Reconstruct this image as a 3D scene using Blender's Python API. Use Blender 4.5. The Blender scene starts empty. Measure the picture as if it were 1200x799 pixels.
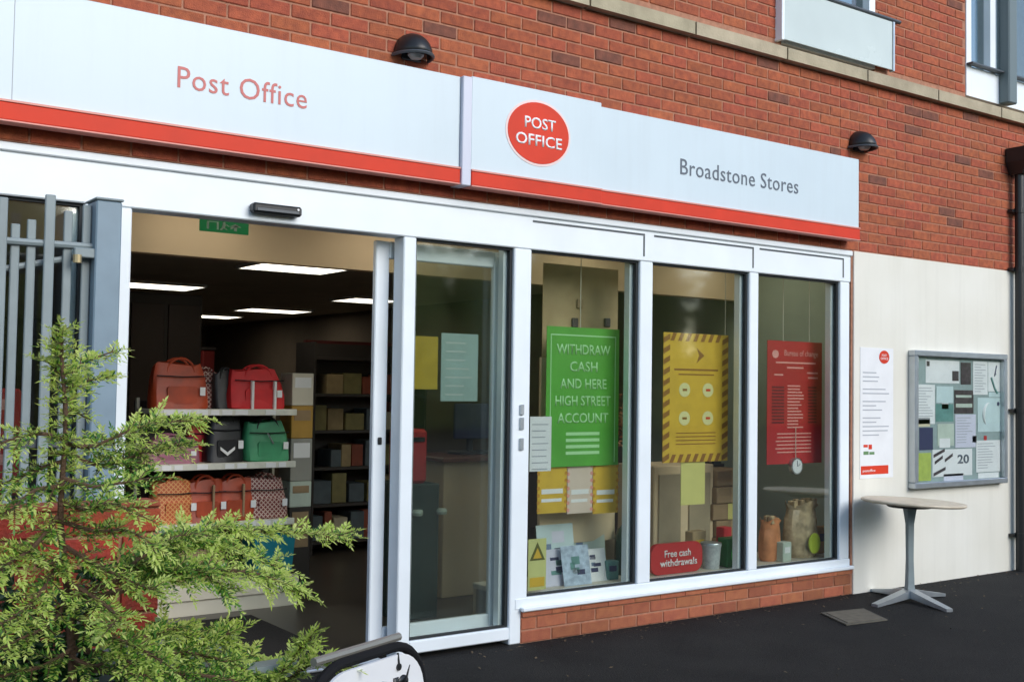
import bpy, bmesh, math, random
from mathutils import Vector, Matrix
random.seed(7)
scene = bpy.context.scene
COL = scene.collection
R = math.radians

# ------------------------------------------------------------------ camera
# surveyed camera: x runs along the shop front, y into the building, z up
YAW, PITCH, ROLL, FPX = 0.620634, 0.040136, 0.015160, 1311.8
CAM = Vector((0.0, -5.2923, 1.4928))
_fw = Vector((math.sin(YAW)*math.cos(PITCH), math.cos(YAW)*math.cos(PITCH), math.sin(PITCH)))
_r0 = Vector((math.cos(YAW), -math.sin(YAW), 0)); _u0 = _r0.cross(_fw)
_rt = _r0*math.cos(ROLL) + _u0*math.sin(ROLL); _up = _u0*math.cos(ROLL) - _r0*math.sin(ROLL)
cd = bpy.data.cameras.new('camera'); cam = bpy.data.objects.new('camera', cd); COL.objects.link(cam)
cd.sensor_width = 36.0; cd.lens = FPX/1200*36.0; cd.clip_start = 0.05; cd.clip_end = 600
m = Matrix.Identity(4)
for i in range(3):
    m[i][0] = _rt[i]; m[i][1] = _up[i]; m[i][2] = -_fw[i]; m[i][3] = CAM[i]
cam.matrix_world = m
scene.camera = cam

# ------------------------------------------------------------------ sky, sun, exposure
SUN_EL, SUN_AZ = 27.0, 166.0        # compass degrees, sun stands in front of the shop
w = bpy.data.worlds.new('World'); scene.world = w; w.use_nodes = True
nt = w.node_tree; nt.nodes.clear()
sky = nt.nodes.new('ShaderNodeTexSky'); sky.sky_type = 'NISHITA'; sky.sun_disc = False
sky.sun_elevation = R(SUN_EL); sky.sun_rotation = R(SUN_AZ); sky.dust_density = 0.6; sky.air_density = 1.0; sky.ozone_density = 1.0
bg = nt.nodes.new('ShaderNodeBackground'); bg.inputs['Strength'].default_value = 0.15
wo = nt.nodes.new('ShaderNodeOutputWorld')
nt.links.new(sky.outputs[0], bg.inputs[0]); nt.links.new(bg.outputs[0], wo.inputs[0])
sd = bpy.data.lights.new('sun', 'SUN'); sd.energy = 1.45; sd.angle = R(40); sd.color = (1.0, 0.96, 0.90)
so = bpy.data.objects.new('sun', sd); COL.objects.link(so)
_sv = Vector((math.sin(R(SUN_AZ))*math.cos(R(SUN_EL)), math.cos(R(SUN_AZ))*math.cos(R(SUN_EL)), math.sin(R(SUN_EL))))
so.rotation_euler = (-_sv).to_track_quat('-Z', 'Y').to_euler(); so.location = (0, -20, 30)
scene.view_settings.view_transform = 'Standard'; scene.view_settings.look = 'None'
scene.view_settings.gamma = 1.0; scene.view_settings.exposure = 0.75
try: scene.view_settings.use_curve_mapping = False
except Exception: pass
scene.cycles.max_bounces = 8; scene.cycles.transparent_max_bounces = 16
scene.cycles.sample_clamp_indirect = 6.0

# ------------------------------------------------------------------ survey helpers
def ray(px, py): return _fw + _rt*((px-600)/FPX) - _up*((py-399.5)/FPX)
def F(px, py, y=0.0):
    d = ray(px, py); return CAM + d*((y-CAM.y)/d.y)
def G(px, py, z=0.0):
    d = ray(px, py); return CAM + d*((z-CAM.z)/d.z)
def proj(p):
    v = p-CAM; z = v.dot(_fw); return 600+FPX*v.dot(_rt)/z, 399.5-FPX*v.dot(_up)/z, z

# ------------------------------------------------------------------ materials
MATS = {}
def mat(name, col, rough=0.6, var=0.0, scale=8.0, bump=0.0, bscale=60.0, metal=0.0, spec=0.5, emit=None, island=0.0, col2=None, streak=0.0, speck=None):
    if name in MATS: return MATS[name]
    mm = bpy.data.materials.new(name); mm.use_nodes = True
    t = mm.node_tree; b = t.nodes['Principled BSDF']
    b.inputs['Base Color'].default_value = (*col, 1); b.inputs['Roughness'].default_value = rough
    b.inputs['Metallic'].default_value = metal; b.inputs['Specular IOR Level'].default_value = spec
    tc = t.nodes.new('ShaderNodeTexCoord')
    geo = t.nodes.new('ShaderNodeNewGeometry')
    last = None
    if var or col2:
        n = t.nodes.new('ShaderNodeTexNoise'); n.inputs['Scale'].default_value = scale; n.inputs['Detail'].default_value = 6
        t.links.new(geo.outputs['Position'], n.inputs['Vector'])
        mx = t.nodes.new('ShaderNodeMix'); mx.data_type = 'RGBA'
        c2 = col2 if col2 else tuple(max(0, c*(1-var)) for c in col)
        mx.inputs['A'].default_value = (*c2, 1); mx.inputs['B'].default_value = (*(tuple(min(1, c*(1+var*.5)) for c in col) if not col2 else col), 1)
        rp = t.nodes.new('ShaderNodeMapRange'); rp.inputs['From Min'].default_value = .3; rp.inputs['From Max'].default_value = .7
        t.links.new(n.outputs[0], rp.inputs['Value']); t.links.new(rp.outputs[0], mx.inputs['Factor'])
        t.links.new(mx.outputs['Result'], b.inputs['Base Color']); last = mx.outputs['Result']
        rr = t.nodes.new('ShaderNodeMapRange'); rr.inputs['To Min'].default_value = max(0, rough-.08); rr.inputs['To Max'].default_value = min(1, rough+.08)
        t.links.new(n.outputs[0], rr.inputs['Value']); t.links.new(rr.outputs[0], b.inputs['Roughness'])
    if island:
        hs = t.nodes.new('ShaderNodeHueSaturation')
        oi = t.nodes.new('ShaderNodeObjectInfo'); ad = t.nodes.new('ShaderNodeMath'); ad.operation = 'ADD'
        fr = t.nodes.new('ShaderNodeMath'); fr.operation = 'FRACT'
        t.links.new(geo.outputs['Random Per Island'], ad.inputs[0]); t.links.new(oi.outputs['Random'], ad.inputs[1]); t.links.new(ad.outputs[0], fr.inputs[0])
        mr = t.nodes.new('ShaderNodeMapRange'); mr.inputs['To Min'].default_value = 1-island; mr.inputs['To Max'].default_value = 1+island*.7
        t.links.new(fr.outputs[0], mr.inputs['Value']); t.links.new(mr.outputs[0], hs.inputs['Value'])
        m2 = t.nodes.new('ShaderNodeMath'); m2.operation = 'MULTIPLY'; m2.inputs[1].default_value = 7.31
        f2 = t.nodes.new('ShaderNodeMath'); f2.operation = 'FRACT'
        t.links.new(fr.outputs[0], m2.inputs[0]); t.links.new(m2.outputs[0], f2.inputs[0])
        mh = t.nodes.new('ShaderNodeMapRange'); mh.inputs['To Min'].default_value = .494; mh.inputs['To Max'].default_value = .506
        t.links.new(f2.outputs[0], mh.inputs['Value']); t.links.new(mh.outputs[0], hs.inputs['Hue'])
        if last: t.links.new(last, hs.inputs['Color'])
        else: hs.inputs['Color'].default_value = (*col, 1)
        t.links.new(hs.outputs[0], b.inputs['Base Color'])
    if streak or speck:
        src = b.inputs['Base Color'].links[0].from_socket if b.inputs['Base Color'].is_linked else None
        m3 = t.nodes.new('ShaderNodeMix'); m3.data_type = 'RGBA'
        if src: t.links.new(src, m3.inputs['A'])
        else: m3.inputs['A'].default_value = (*col, 1)
        if streak:
            mp = t.nodes.new('ShaderNodeMapping'); mp.inputs['Scale'].default_value = (9, 9, .55); t.links.new(geo.outputs['Position'], mp.inputs[0])
            n3 = t.nodes.new('ShaderNodeTexNoise'); n3.inputs['Scale'].default_value = 1.0; n3.inputs['Detail'].default_value = 8; n3.inputs['Roughness'].default_value = .65; t.links.new(mp.outputs[0], n3.inputs['Vector'])
            r3 = t.nodes.new('ShaderNodeMapRange'); r3.inputs['From Min'].default_value = .48; r3.inputs['From Max'].default_value = .78; r3.inputs['To Max'].default_value = streak
            t.links.new(n3.outputs[0], r3.inputs['Value']); t.links.new(r3.outputs[0], m3.inputs['Factor']); m3.inputs['B'].default_value = (.22, .20, .16, 1)
        else:
            n3 = t.nodes.new('ShaderNodeTexVoronoi'); n3.inputs['Scale'].default_value = speck[1]; t.links.new(geo.outputs['Position'], n3.inputs['Vector'])
            n4 = t.nodes.new('ShaderNodeTexNoise'); n4.inputs['Scale'].default_value = 1.3; n4.inputs['Detail'].default_value = 5; t.links.new(geo.outputs['Position'], n4.inputs['Vector'])
            r3 = t.nodes.new('ShaderNodeMapRange'); r3.inputs['From Min'].default_value = .10; r3.inputs['From Max'].default_value = .32; r3.inputs['To Min'].default_value = 1; r3.inputs['To Max'].default_value = 0
            t.links.new(n3.outputs['Distance'], r3.inputs['Value'])
            mm4 = t.nodes.new('ShaderNodeMath'); mm4.operation = 'MULTIPLY'; t.links.new(r3.outputs[0], mm4.inputs[0]); t.links.new(n4.outputs[0], mm4.inputs[1])
            t.links.new(mm4.outputs[0], m3.inputs['Factor']); m3.inputs['B'].default_value = (*speck[0], 1)
        t.links.new(m3.outputs['Result'], b.inputs['Base Color'])
    if bump:
        n2 = t.nodes.new('ShaderNodeTexNoise'); n2.inputs['Scale'].default_value = bscale; n2.inputs['Detail'].default_value = 5
        t.links.new(geo.outputs['Position'], n2.inputs['Vector'])
        bp = t.nodes.new('ShaderNodeBump'); bp.inputs['Strength'].default_value = bump; bp.inputs['Distance'].default_value = .01
        t.links.new(n2.outputs[0], bp.inputs['Height']); t.links.new(bp.outputs[0], b.inputs['Normal'])
    if emit:
        b.inputs['Emission Color'].default_value = (*emit[0], 1); b.inputs['Emission Strength'].default_value = emit[1]
    MATS[name] = mm
    return mm

def glass_mat(name, tint, ior=1.5, extra=0.0, rough=0.0):
    mm = bpy.data.materials.new(name); mm.use_nodes = True; t = mm.node_tree; t.nodes.clear()
    o = t.nodes.new('ShaderNodeOutputMaterial'); mx = t.nodes.new('ShaderNodeMixShader')
    tr = t.nodes.new('ShaderNodeBsdfTransparent'); tr.inputs[0].default_value = (*tint, 1)
    gl = t.nodes.new('ShaderNodeBsdfGlossy'); gl.inputs['Roughness'].default_value = rough
    lw_ = t.nodes.new('ShaderNodeLayerWeight'); lw_.inputs[0].default_value = .5
    pw = t.nodes.new('ShaderNodeMath'); pw.operation = 'POWER'; pw.inputs[1].default_value = 4.0
    ad = t.nodes.new('ShaderNodeMath'); ad.operation = 'MULTIPLY_ADD'; ad.inputs[1].default_value = .85; ad.inputs[2].default_value = ((ior-1)/(ior+1))**2+extra; ad.use_clamp = True
    t.links.new(lw_.outputs['Facing'], pw.inputs[0]); t.links.new(pw.outputs[0], ad.inputs[0]); t.links.new(ad.outputs[0], mx.inputs[0])
    t.links.new(tr.outputs[0], mx.inputs[1]); t.links.new(gl.outputs[0], mx.inputs[2]); t.links.new(mx.outputs[0], o.inputs[0])
    MATS[name] = mm; return mm

def leaf_mat(name, col, col2, transl=.35, rough=.45):
    mm = bpy.data.materials.new(name); mm.use_nodes = True; t = mm.node_tree; b = t.nodes['Principled BSDF']; o = t.nodes['Material Output']
    geo = t.nodes.new('ShaderNodeNewGeometry'); mx = t.nodes.new('ShaderNodeMix'); mx.data_type = 'RGBA'
    mx.inputs['A'].default_value = (*col, 1); mx.inputs['B'].default_value = (*col2, 1)
    t.links.new(geo.outputs['Random Per Island'], mx.inputs['Factor']); t.links.new(mx.outputs['Result'], b.inputs['Base Color'])
    b.inputs['Roughness'].default_value = rough
    tl = t.nodes.new('ShaderNodeBsdfTranslucent'); t.links.new(mx.outputs['Result'], tl.inputs[0])
    ms = t.nodes.new('ShaderNodeMixShader'); ms.inputs[0].default_value = transl
    t.links.new(b.outputs[0], ms.inputs[1]); t.links.new(tl.outputs[0], ms.inputs[2]); t.links.new(ms.outputs[0], o.inputs[0])
    MATS[name] = mm; return mm

WHITE = mat('white_powder_coat', (.82, .88, .915), .35, var=.05, scale=3)
SIGNW = mat('white_sign_panel', (.59, .685, .735), .35, var=.04, scale=2, streak=.06)
RED = mat('red_vinyl', (.66, .050, .022), .5, var=.10, scale=5, spec=.2)
REDL = mat('red_edge_trim', (.66, .25, .20), .4)
TXTRED = mat('muted_red_lettering', (.50, .10, .09), .4)
TXTGREY = mat('slate_lettering', (.10, .12, .15), .4)
TXTWHITE = mat('white_lettering', (.85, .85, .85), .4)
BRICK = mat('red_brick', (.44, .110, .046), .85, bump=.6, bscale=140, island=.15, col2=(.26, .060, .028), var=.2, scale=22)
BRICKD = mat('dark_fired_brick', (.19, .062, .036), .8, bump=.5, bscale=140, var=.4, scale=20)
BRICKO = mat('orange_brick', (.40, .135, .06), .85, bump=.5, bscale=140, island=.25, col2=(.31, .09, .045), var=.2, scale=18)
BRICKR = mat('drag_faced_red_brick', (.38, .050, .018), .8, bump=.6, bscale=110, island=.28, col2=(.22, .035, .018), var=.2, scale=24)
MORTAR = mat('mortar', (.42, .20, .125), .95, var=.25, scale=25, bump=.5, bscale=200)
STONE = mat('cast_stone', (.50, .43, .30), .85, bump=.3, bscale=80, island=.10, col2=(.36, .31, .21), var=.2, scale=7)
RENDER = mat('cream_render', (.78, .765, .69), .8, bump=.15, bscale=180, col2=(.71, .69, .60), var=.1, scale=1.6, streak=.10)
ASPHALT = mat('asphalt', (.019, .018, .017), .9, bump=.9, bscale=110, col2=(.007, .007, .007), var=.3, scale=2.4, spec=.25, speck=((.060, .056, .050), 95))
BLACK = mat('black_plastic', (.012, .013, .014), .4, bump=.05, bscale=80)
GASKET = mat('rubber_gasket', (.01, .014, .016), .7)
DGREY = mat('dark_grey_metal', (.08, .09, .10), .4, metal=.3)
GALV = mat('grey_painted_steel', (.23, .28, .29), .45, var=.12, scale=9)
ALU = mat('satin_aluminium', (.50, .54, .57), .35, var=.08, scale=12, metal=.75)
CHROME = mat('brushed_steel', (.55, .57, .58), .28, metal=.9)
GLASS = glass_mat('clear_window_glass', (.93, .96, .94), 1.52, .07, .05)
GLASSU = glass_mat('upper_window_glass', (.6, .65, .65), 1.52, .10)
FROST = mat('frosted_glass_panel', (.55, .62, .60), .25, var=.10, scale=1.4)
BEIGE = mat('beige_paint', (.70, .56, .37), .8, var=.08, scale=2)
CEIL = mat('grey_ceiling_tile', (.48, .42, .34), .9, var=.1, scale=3)
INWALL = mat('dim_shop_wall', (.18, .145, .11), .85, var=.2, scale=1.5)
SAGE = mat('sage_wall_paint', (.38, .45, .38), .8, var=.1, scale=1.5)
VINYL = mat('dark_vinyl_floor', (.07, .06, .05), .35, var=.3, scale=2)
MATBLK = mat('black_coir', (.012, .011, .010), .95, bump=.8, bscale=300)
LAMP = mat('lit_ceiling_diffuser', (.9, .88, .82), .6, emit=((1.0, .90, .72), 2.2))
SHELFW = mat('cream_shelf_metal', (.62, .58, .48), .45, var=.06, scale=6)
SHELFD = mat('dark_shelf_metal', (.035, .03, .028), .5)
WOOD = mat('pale_plywood', (.50, .37, .20), .6, col2=(.38, .27, .14), var=.2, scale=6)
CARD = mat('brown_cardboard', (.33, .23, .13), .85, var=.15, scale=9)
PAPER = mat('white_paper', (.78, .79, .80), .75, var=.05, scale=8)
PAPERB = mat('pale_blue_paper', (.55, .68, .70), .7, var=.1, scale=7)
PAPERY = mat('yellow_card', (.72, .46, .04), .65, var=.12, scale=9)
PAPERL = mat('pale_yellow_paper', (.70, .66, .22), .7, var=.06, scale=9)
GREEN = mat('green_poster_card', (.10, .42, .045), .5, var=.12, scale=5)
GREENL = mat('pale_green_print', (.45, .80, .40), .6)
REDP = mat('red_poster_card', (.50, .025, .025), .5, var=.12, scale=6)
PINKP = mat('pale_red_print', (.80, .35, .30), .6)
EXITG = mat('green_exit_panel', (.01, .20, .06), .4, emit=((.02, .35, .10), .10))
SOIL = mat('potting_soil', (.03, .02, .013), .95, bump=1, bscale=90)
BARK = mat('brown_bark', (.10, .055, .03), .85, var=.3, scale=30, bump=.6, bscale=150)
NEEDLE = leaf_mat('conifer_needles', (.025, .11, .02), (.12, .30, .03), .32)
NEWGR = leaf_mat('conifer_new_growth', (.38, .55, .07), (.68, .76, .24), .40)
GLOSSY = leaf_mat('dark_glossy_leaf', (.012, .045, .016), (.035, .085, .03), .15, .25)
FARLEAF = leaf_mat('tree_leaf', (.24, .28, .09), (.40, .40, .16), .5, .8)

# ------------------------------------------------------------------ mesh helpers
class MB:
    def __init__(s): s.v = []; s.f = []; s.mi = []; s.cur = 0
    def add(s, vs, fs):
        n = len(s.v); s.v += [tuple(a) for a in vs]; s.f += [tuple(i+n for i in q) for q in fs]; s.mi += [s.cur]*len(fs); return s
    def box(s, x0, x1, y0, y1, z0, z1, c=0.0):
        if c <= 0:
            vs = [(x, y, z) for z in (z0, z1) for y in (y0, y1) for x in (x0, x1)]
            return s.add(vs, [(0, 2, 3, 1), (4, 5, 7, 6), (0, 1, 5, 4), (2, 6, 7, 3), (0, 4, 6, 2), (1, 3, 7, 5)])
        c = min(c, (x1-x0)*.45, (y1-y0)*.45, (z1-z0)*.45)
        bm = bmesh.new(); bmesh.ops.create_cube(bm, size=1.0)
        for q in bm.verts: q.co = ((x0+x1)/2+q.co.x*(x1-x0), (y0+y1)/2+q.co.y*(y1-y0), (z0+z1)/2+q.co.z*(z1-z0))
        bmesh.ops.bevel(bm, geom=bm.edges[:], offset=c, segments=1, affect='EDGES', profile=.5)
        bm.verts.index_update(); s.add([q.co[:] for q in bm.verts], [[q.index for q in f.verts] for f in bm.faces]); bm.free(); return s
    def tube(s, pts, r, n=10, cap=True):
        pts = [Vector(p) for p in pts]; rs = r if isinstance(r, (list, tuple)) else [r]*len(pts)
        vs = []; fs = []; pu = None
        for i, p in enumerate(pts):
            d = (pts[min(i+1, len(pts)-1)]-pts[max(i-1, 0)]).normalized()
            if pu is None:
                pu = d.orthogonal().normalized()
            u = (pu-d*pu.dot(d)).normalized(); pu = u; w2 = d.cross(u)
            for k in range(n):
                a = 2*math.pi*k/n; vs.append(p+(u*math.cos(a)+w2*math.sin(a))*rs[i])
        for i in range(len(pts)-1):
            for k in range(n): fs.append((i*n+k, i*n+(k+1) % n, (i+1)*n+(k+1) % n, (i+1)*n+k))
        if cap: fs += [tuple(range(n-1, -1, -1)), tuple(range((len(pts)-1)*n, len(pts)*n))]
        return s.add(vs, fs)
    def lathe(s, prof, cx=0, cy=0, n=24):
        vs = []; fs = []
        for r, z in prof:
            for k in range(n):
                a = 2*math.pi*k/n; vs.append((cx+r*math.cos(a), cy+r*math.sin(a), z))
        for i in range(len(prof)-1):
            for k in range(n): fs.append((i*n+k, i*n+(k+1) % n, (i+1)*n+(k+1) % n, (i+1)*n+k))
        fs += [tuple(range(n-1, -1, -1)), tuple(range((len(prof)-1)*n, len(prof)*n))]
        return s.add(vs, fs)
    def plate(s, outline, y0, y1):      # outline [(x,z)] extruded in y
        n = len(outline); vs = [(x, y0, z) for x, z in outline]+[(x, y1, z) for x, z in outline]
        return s.add(vs, [tuple(range(n)), tuple(range(2*n-1, n-1, -1))]+[(i, n+i, n+(i+1) % n, (i+1) % n) for i in range(n)])
    def mesh(s, name, mats, smooth=False):
        me = bpy.data.meshes.new(name); me.from_pydata(s.v, [], s.f)
        for mt in (mats if isinstance(mats, (list, tuple)) else [mats]): me.materials.append(mt)
        for p, i in zip(me.polygons, s.mi): p.material_index = i
        bm = bmesh.new(); bm.from_mesh(me); bmesh.ops.recalc_face_normals(bm, faces=bm.faces[:]); bm.to_mesh(me); bm.free()
        if smooth:
            me.polygons.foreach_set('use_smooth', [True]*len(me.polygons))
            try: me.set_sharp_from_angle(angle=R(35))
            except Exception: pass
        return me
    def build(s, name, mats, parent=None, smooth=False, local=False):
        return link(name, s.mesh(name, mats, smooth), parent, local)

def link(name, me, parent=None, local=False, loc=(0, 0, 0)):
    o = bpy.data.objects.new(name, me); COL.objects.link(o)
    o.location = loc
    if parent is not None:
        o.parent = parent
        if not local:
            base = parent.location.copy(); q = parent.parent
            while q is not None: base += q.location; q = q.parent
            o.location = Vector(loc)-base
    return o
def tag(o, label, cat, group=None):
    o['label'] = label; o['category'] = cat
    if group: o['group'] = group
    return o
def thing(name, label, cat, loc=(0, 0, 0), rz=0, group=None):
    o = bpy.data.objects.new(name, None); COL.objects.link(o); o.location = loc; o.rotation_euler = (0, 0, rz); o.empty_display_size = .1
    return tag(o, label, cat, group)
def struct(o): o['kind'] = 'structure'; return o
def stuff(o): o['kind'] = 'stuff'; return o
def B(*a, c=0.0): return MB().box(*a, c=c)

def text(name, s, x0, z0, width, height, y, mt, parent, thick=.002, bold=0.0, squash=True, spacing=1.0):
    cu = bpy.data.curves.new(name, 'FONT'); cu.body = s; cu.size = 1.0; cu.resolution_u = 3; cu.offset = bold; cu.space_character = spacing
    cu.align_x = 'CENTER' if '\n' in s else 'LEFT'; cu.space_line = .85
    o = bpy.data.objects.new(name, cu); COL.objects.link(o)
    dg = bpy.context.evaluated_depsgraph_get(); me = bpy.data.meshes.new_from_object(o.evaluated_get(dg))
    bpy.data.objects.remove(o); bpy.data.curves.remove(cu)
    xs = [v.co.x for v in me.vertices]; ys = [v.co.y for v in me.vertices]
    sx = width/(max(xs)-min(xs)); sz = height/(max(ys)-min(ys)) if height else sx
    ax, ay = min(xs), min(ys)
    if not squash: ay = 0
    for v in me.vertices:
        v.co = (x0+(v.co.x-ax)*sx, y, z0+(v.co.y-ay)*sz)
    bm = bmesh.new(); bm.from_mesh(me)
    ret = bmesh.ops.extrude_face_region(bm, geom=bm.faces[:])
    bmesh.ops.translate(bm, verts=[g for g in ret['geom'] if isinstance(g, bmesh.types.BMVert)], vec=(0, thick, 0))
    bmesh.ops.recalc_face_normals(bm, faces=bm.faces[:]); bm.to_mesh(me); bm.free()
    me.materials.clear(); me.materials.append(mt)
    return link(name, me, parent)
def cap_text(name, s, x0, zb, width, cap, y, mt, parent, **k):
    """text fitted to a width with a given capital height and baseline"""
    cu = bpy.data.curves.new('probe', 'FONT'); cu.body = s; cu.size = 1.0; o = bpy.data.objects.new('probe', cu); COL.objects.link(o)
    me = bpy.data.meshes.new_from_object(o.evaluated_get(bpy.context.evaluated_depsgraph_get()))
    lo = min(v.co.y for v in me.vertices); hi = max(v.co.y for v in me.vertices)
    bpy.data.objects.remove(o); bpy.data.curves.remove(cu); bpy.data.meshes.remove(me)
    kk = cap/.729
    return text(name, s, x0, zb+lo*kk, width, (hi-lo)*kk, y, mt, parent, **k)

# ================================================================== GROUND
g = MB(); 
g.add([(-60, -60, 0), (60, -60, 0), (60, 0.15, 0), (-60, .15, 0)], [(0, 1, 2, 3)])
struct(g.build('ground', ASPHALT))

# ================================================================== BUILDING
bld = thing('shop_building', 'red brick building with white shop front, cream rendered panel and pale stone band', 'building', (4, 0, 0))
# --- backing walls (mortar)
FT = 2.54; BZ0, BZ1 = 3.82, 3.93
wall = MB()
Y0, Y1 = .006, .22
for a in [(-4, 14, FT, BZ0), (6.885, 14, 0, FT), (-4, 6.095, BZ1, 7), (7.16, 8.36, BZ1, 7), (9.75, 14, BZ1, 7), (6.095, 7.16, 6.2, 7), (8.36, 9.75, 6.2, 7), (-4, -1.2, 0, FT)]:
    wall.box(a[0], a[1], Y0, Y1, a[2], a[3])
wall.box(-4, 14, Y0, Y1, BZ0, BZ1)
wall = wall.build('brick_wall', MORTAR, bld)
# --- bricks: nearest 300 as objects, rest joined
BL, BH, BD = .215, .065, .0135
def brick_mesh(nm, mt, L=BL):
    return B(-L/2, L/2, -BD/2, BD/2, -BH/2, BH/2, c=.004).mesh(nm, mt)
bm_red = brick_mesh('brick', BRICK); bm_dark = brick_mesh('brick_dark', BRICKD)
cells = []
def rows(x0, x1, z0, z1, off=0.0):
    k0 = math.ceil((z0-.012-FT)/.075-1e-6); z = FT+.0375+(k0)*.075; k = k0
    while z+.03 < z1+.012:
        x = x0 + (-.1125 if (k % 2) else 0)
        x = math.floor(x0/.225)*.225 + (.1125 if k % 2 else 0) - .225
        while x < x1:
            a, b = max(x, x0), min(x+BL, x1)
            if b-a > .03: cells.append(((a+b)/2, z, b-a))
            x += .225
        z += .075; k += 1
rows(-1.6, 6.75, FT, 2.77); rows(-1.6, 6.75, FT+.6, BZ0); rows(6.75, 13, FT, BZ0)
rows(-1.6, 6.085, BZ1, 6.3); rows(7.17, 8.35, BZ1, 6.3); rows(9.77, 13, BZ1, 6.3)
dark_spots = [(683, 45), (713, 54), (664, 56), (660, 25), (505, 33), (915, 105), (1072, 133), (1093, 139), (1134, 140), (1128, 188), (1152, 205), (1118, 262), (375, 2), (742, 30), (900, 58), (985, 175), (1030, 212)]
seen = []; rest = []
for c in cells:
    px, py, z = proj(Vector((c[0], 0, c[1])))
    hid = (-1 < c[0] < 6.80 and 2.665 < c[1] < 3.17)
    (seen if (-20 < px < 1220 and -8 < py < 799 and not hid and c[2] > .1) else rest).append((z, c, px, py))
seen.sort(key=lambda q: q[0]); rest += seen[270:]; seen = seen[:270]
darkset = set()
allb = seen+rest
for sx, sy in dark_spots:
    q = min(allb, key=lambda q: (q[2]-sx)**2+(q[3]-sy)**2); darkset.add(q[1])
for z, c, px, py in seen:
    o = link('brick', bm_dark if c in darkset else bm_red, wall, loc=(c[0], BD/2+random.uniform(-.0015, .0015), c[1]))
    o.scale = (c[2]/BL, 1, 1)
rb = MB(); rb2 = MB()
for z, c, px, py in rest:
    d = random.uniform(-.0015, .0015)
    (rb2 if c in darkset or random.random() < .03 else rb).box(c[0]-c[2]/2, c[0]+c[2]/2, d, d+BD, c[1]-BH/2, c[1]+BH/2, c=.004)
stuff(rb.build('brickwork', BRICK, wall)); stuff(rb2.build('dark_brickwork', BRICKD, wall))

# --- stone band
band = B(-4, 14, -.03, .10, BZ0+.012, BZ1-.012).build('stone_band', STONE, bld)
x = 1.6
bls = []
while x < 13: bls.append((x, x+.885)); x += .90
bls = [(-3.0+.9*i, -3.0+.9*i+.885) for i in range(5)]+bls
for a, b in bls:
    MB().add([(a, -.058, BZ0), (b, -.058, BZ0), (b, .09, BZ0), (a, .09, BZ0), (a, -.058, BZ0+.085), (b, -.058, BZ0+.085), (b, .09, BZ1+.02), (a, .09, BZ1+.02)],
             [(0, 1, 2, 3), (0, 1, 5, 4), (1, 2, 6, 5), (2, 3, 7, 6), (3, 0, 4, 7), (4, 5, 6, 7)]).build('stone', STONE, band)
# --- rendered panel
rp = MB(); rp.box(6.905, 14, -.006, .1, -.02, FT-.004, c=.003); rp.build('rendered_panel', RENDER, bld)
# --- plinth below the shop window
PX0, PX1 = 3.878, 6.885
pl = B(PX0, PX1, .006, .20, -.02, .175).build('window_plinth', MORTAR, bld)
ob = brick_mesh('brick_orange', BRICKO)
for k in range(2):
    x = PX0 - (.1125 if k else 0)
    while x < PX1:
        a, b = max(x+.005, PX0+.003), min(x+.22, PX1-.003)
        if b-a > .03:
            o = link('brick', ob, pl, loc=((a+b)/2, BD/2+random.uniform(-.001, .001), .036+.075*k)); o.scale = ((b-a)/BL, 1, 1)
        x += .225
x = PX0   # sloping sill bricks on top
while x < PX1-.02:
    a, b = x+.002, min(x+.216, PX1)
    MB().add([(a, -.012, .155), (b, -.012, .155), (b, .06, .155), (a, .06, .155), (a, -.012, .182), (b, -.012, .182), (b, .06, .225), (a, .06, .225)],
             [(0, 1, 2, 3), (0, 1, 5, 4), (1, 2, 6, 5), (2, 3, 7, 6), (3, 0, 4, 7), (4, 5, 6, 7)]).build('sill_brick', BRICKO, pl)
    x += .218

# --- shop front frame (aluminium) -- front face y = .01
YF, YB = .008, .12
def bar(name, parent, x0, x1, z0, z1, y0=YF, y1=YB, mt=WHITE, c=.006):
    return B(x0, x1, y0, y1, z0, z1, c=c).build(name, mt, parent)
sf = MB().box(-1.2, 6.88, .004, .14, 2.30, FT-.004, c=.006).build('shopfront_head', WHITE, bld)
bar('head_trim', sf, -1.2, 6.885, FT-.045, FT-.006, -.012, .003)
win = {}
def pane_window(name, x0, x1, z0, z1, gask=True, label=None):
    p = B(x0+.002, x1-.002, .058, .064, z0, z1).build(name, GLASS, bld)
    if gask:
        gk = MB()
        gk.box(x0, x0+.012, .03, .057, z0, z1); gk.box(x1-.018, x1, .03, .057, z0, z1)
        gk.box(x0+.012, x1-.018, .03, .057, z1-.014, z1); gk.box(x0+.012, x1-.018, .03, .057, z0, z0+.012)
        gk.build('gasket', GASKET, p)
        fb = MB(); fb.box(x0, x0+.035, .066, .115, z0, z1); fb.box(x1-.04, x1, .066, .115, z0, z1)
        fb.build('glazing_bead', WHITE, p)
    return p
ZS = .262
W = [(3.925, 4.785), (4.895, 5.795), (5.885, 6.765)]
fr = bar('window_frame', bld, 3.835, 6.88, .195, ZS, YF-.004, YB+.01)      # bottom rail
bar('sill_nose', fr, 3.87, 6.89, .186, .212, -.03, YF-.005)
for a, b in [(3.80, W[0][0]), (W[0][1], W[1][0]), (W[1][1], W[2][0]), (W[2][1], 6.872)]:
    bar('mullion', fr, a, b, 0 if a < 3.81 else ZS+.0005, 2.2995)
for a, b in W:
    pane_window('window_pane', a, b, ZS, 2.30)
    ln = MB(); ln.box(a+.0, b+.03, .0015, .004, 2.462, 2.474); ln.box(b+.018, b+.03, .0015, .004, 2.33, 2.461)
    ln.build('head_panel_joint', DGREY, sf)
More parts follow.
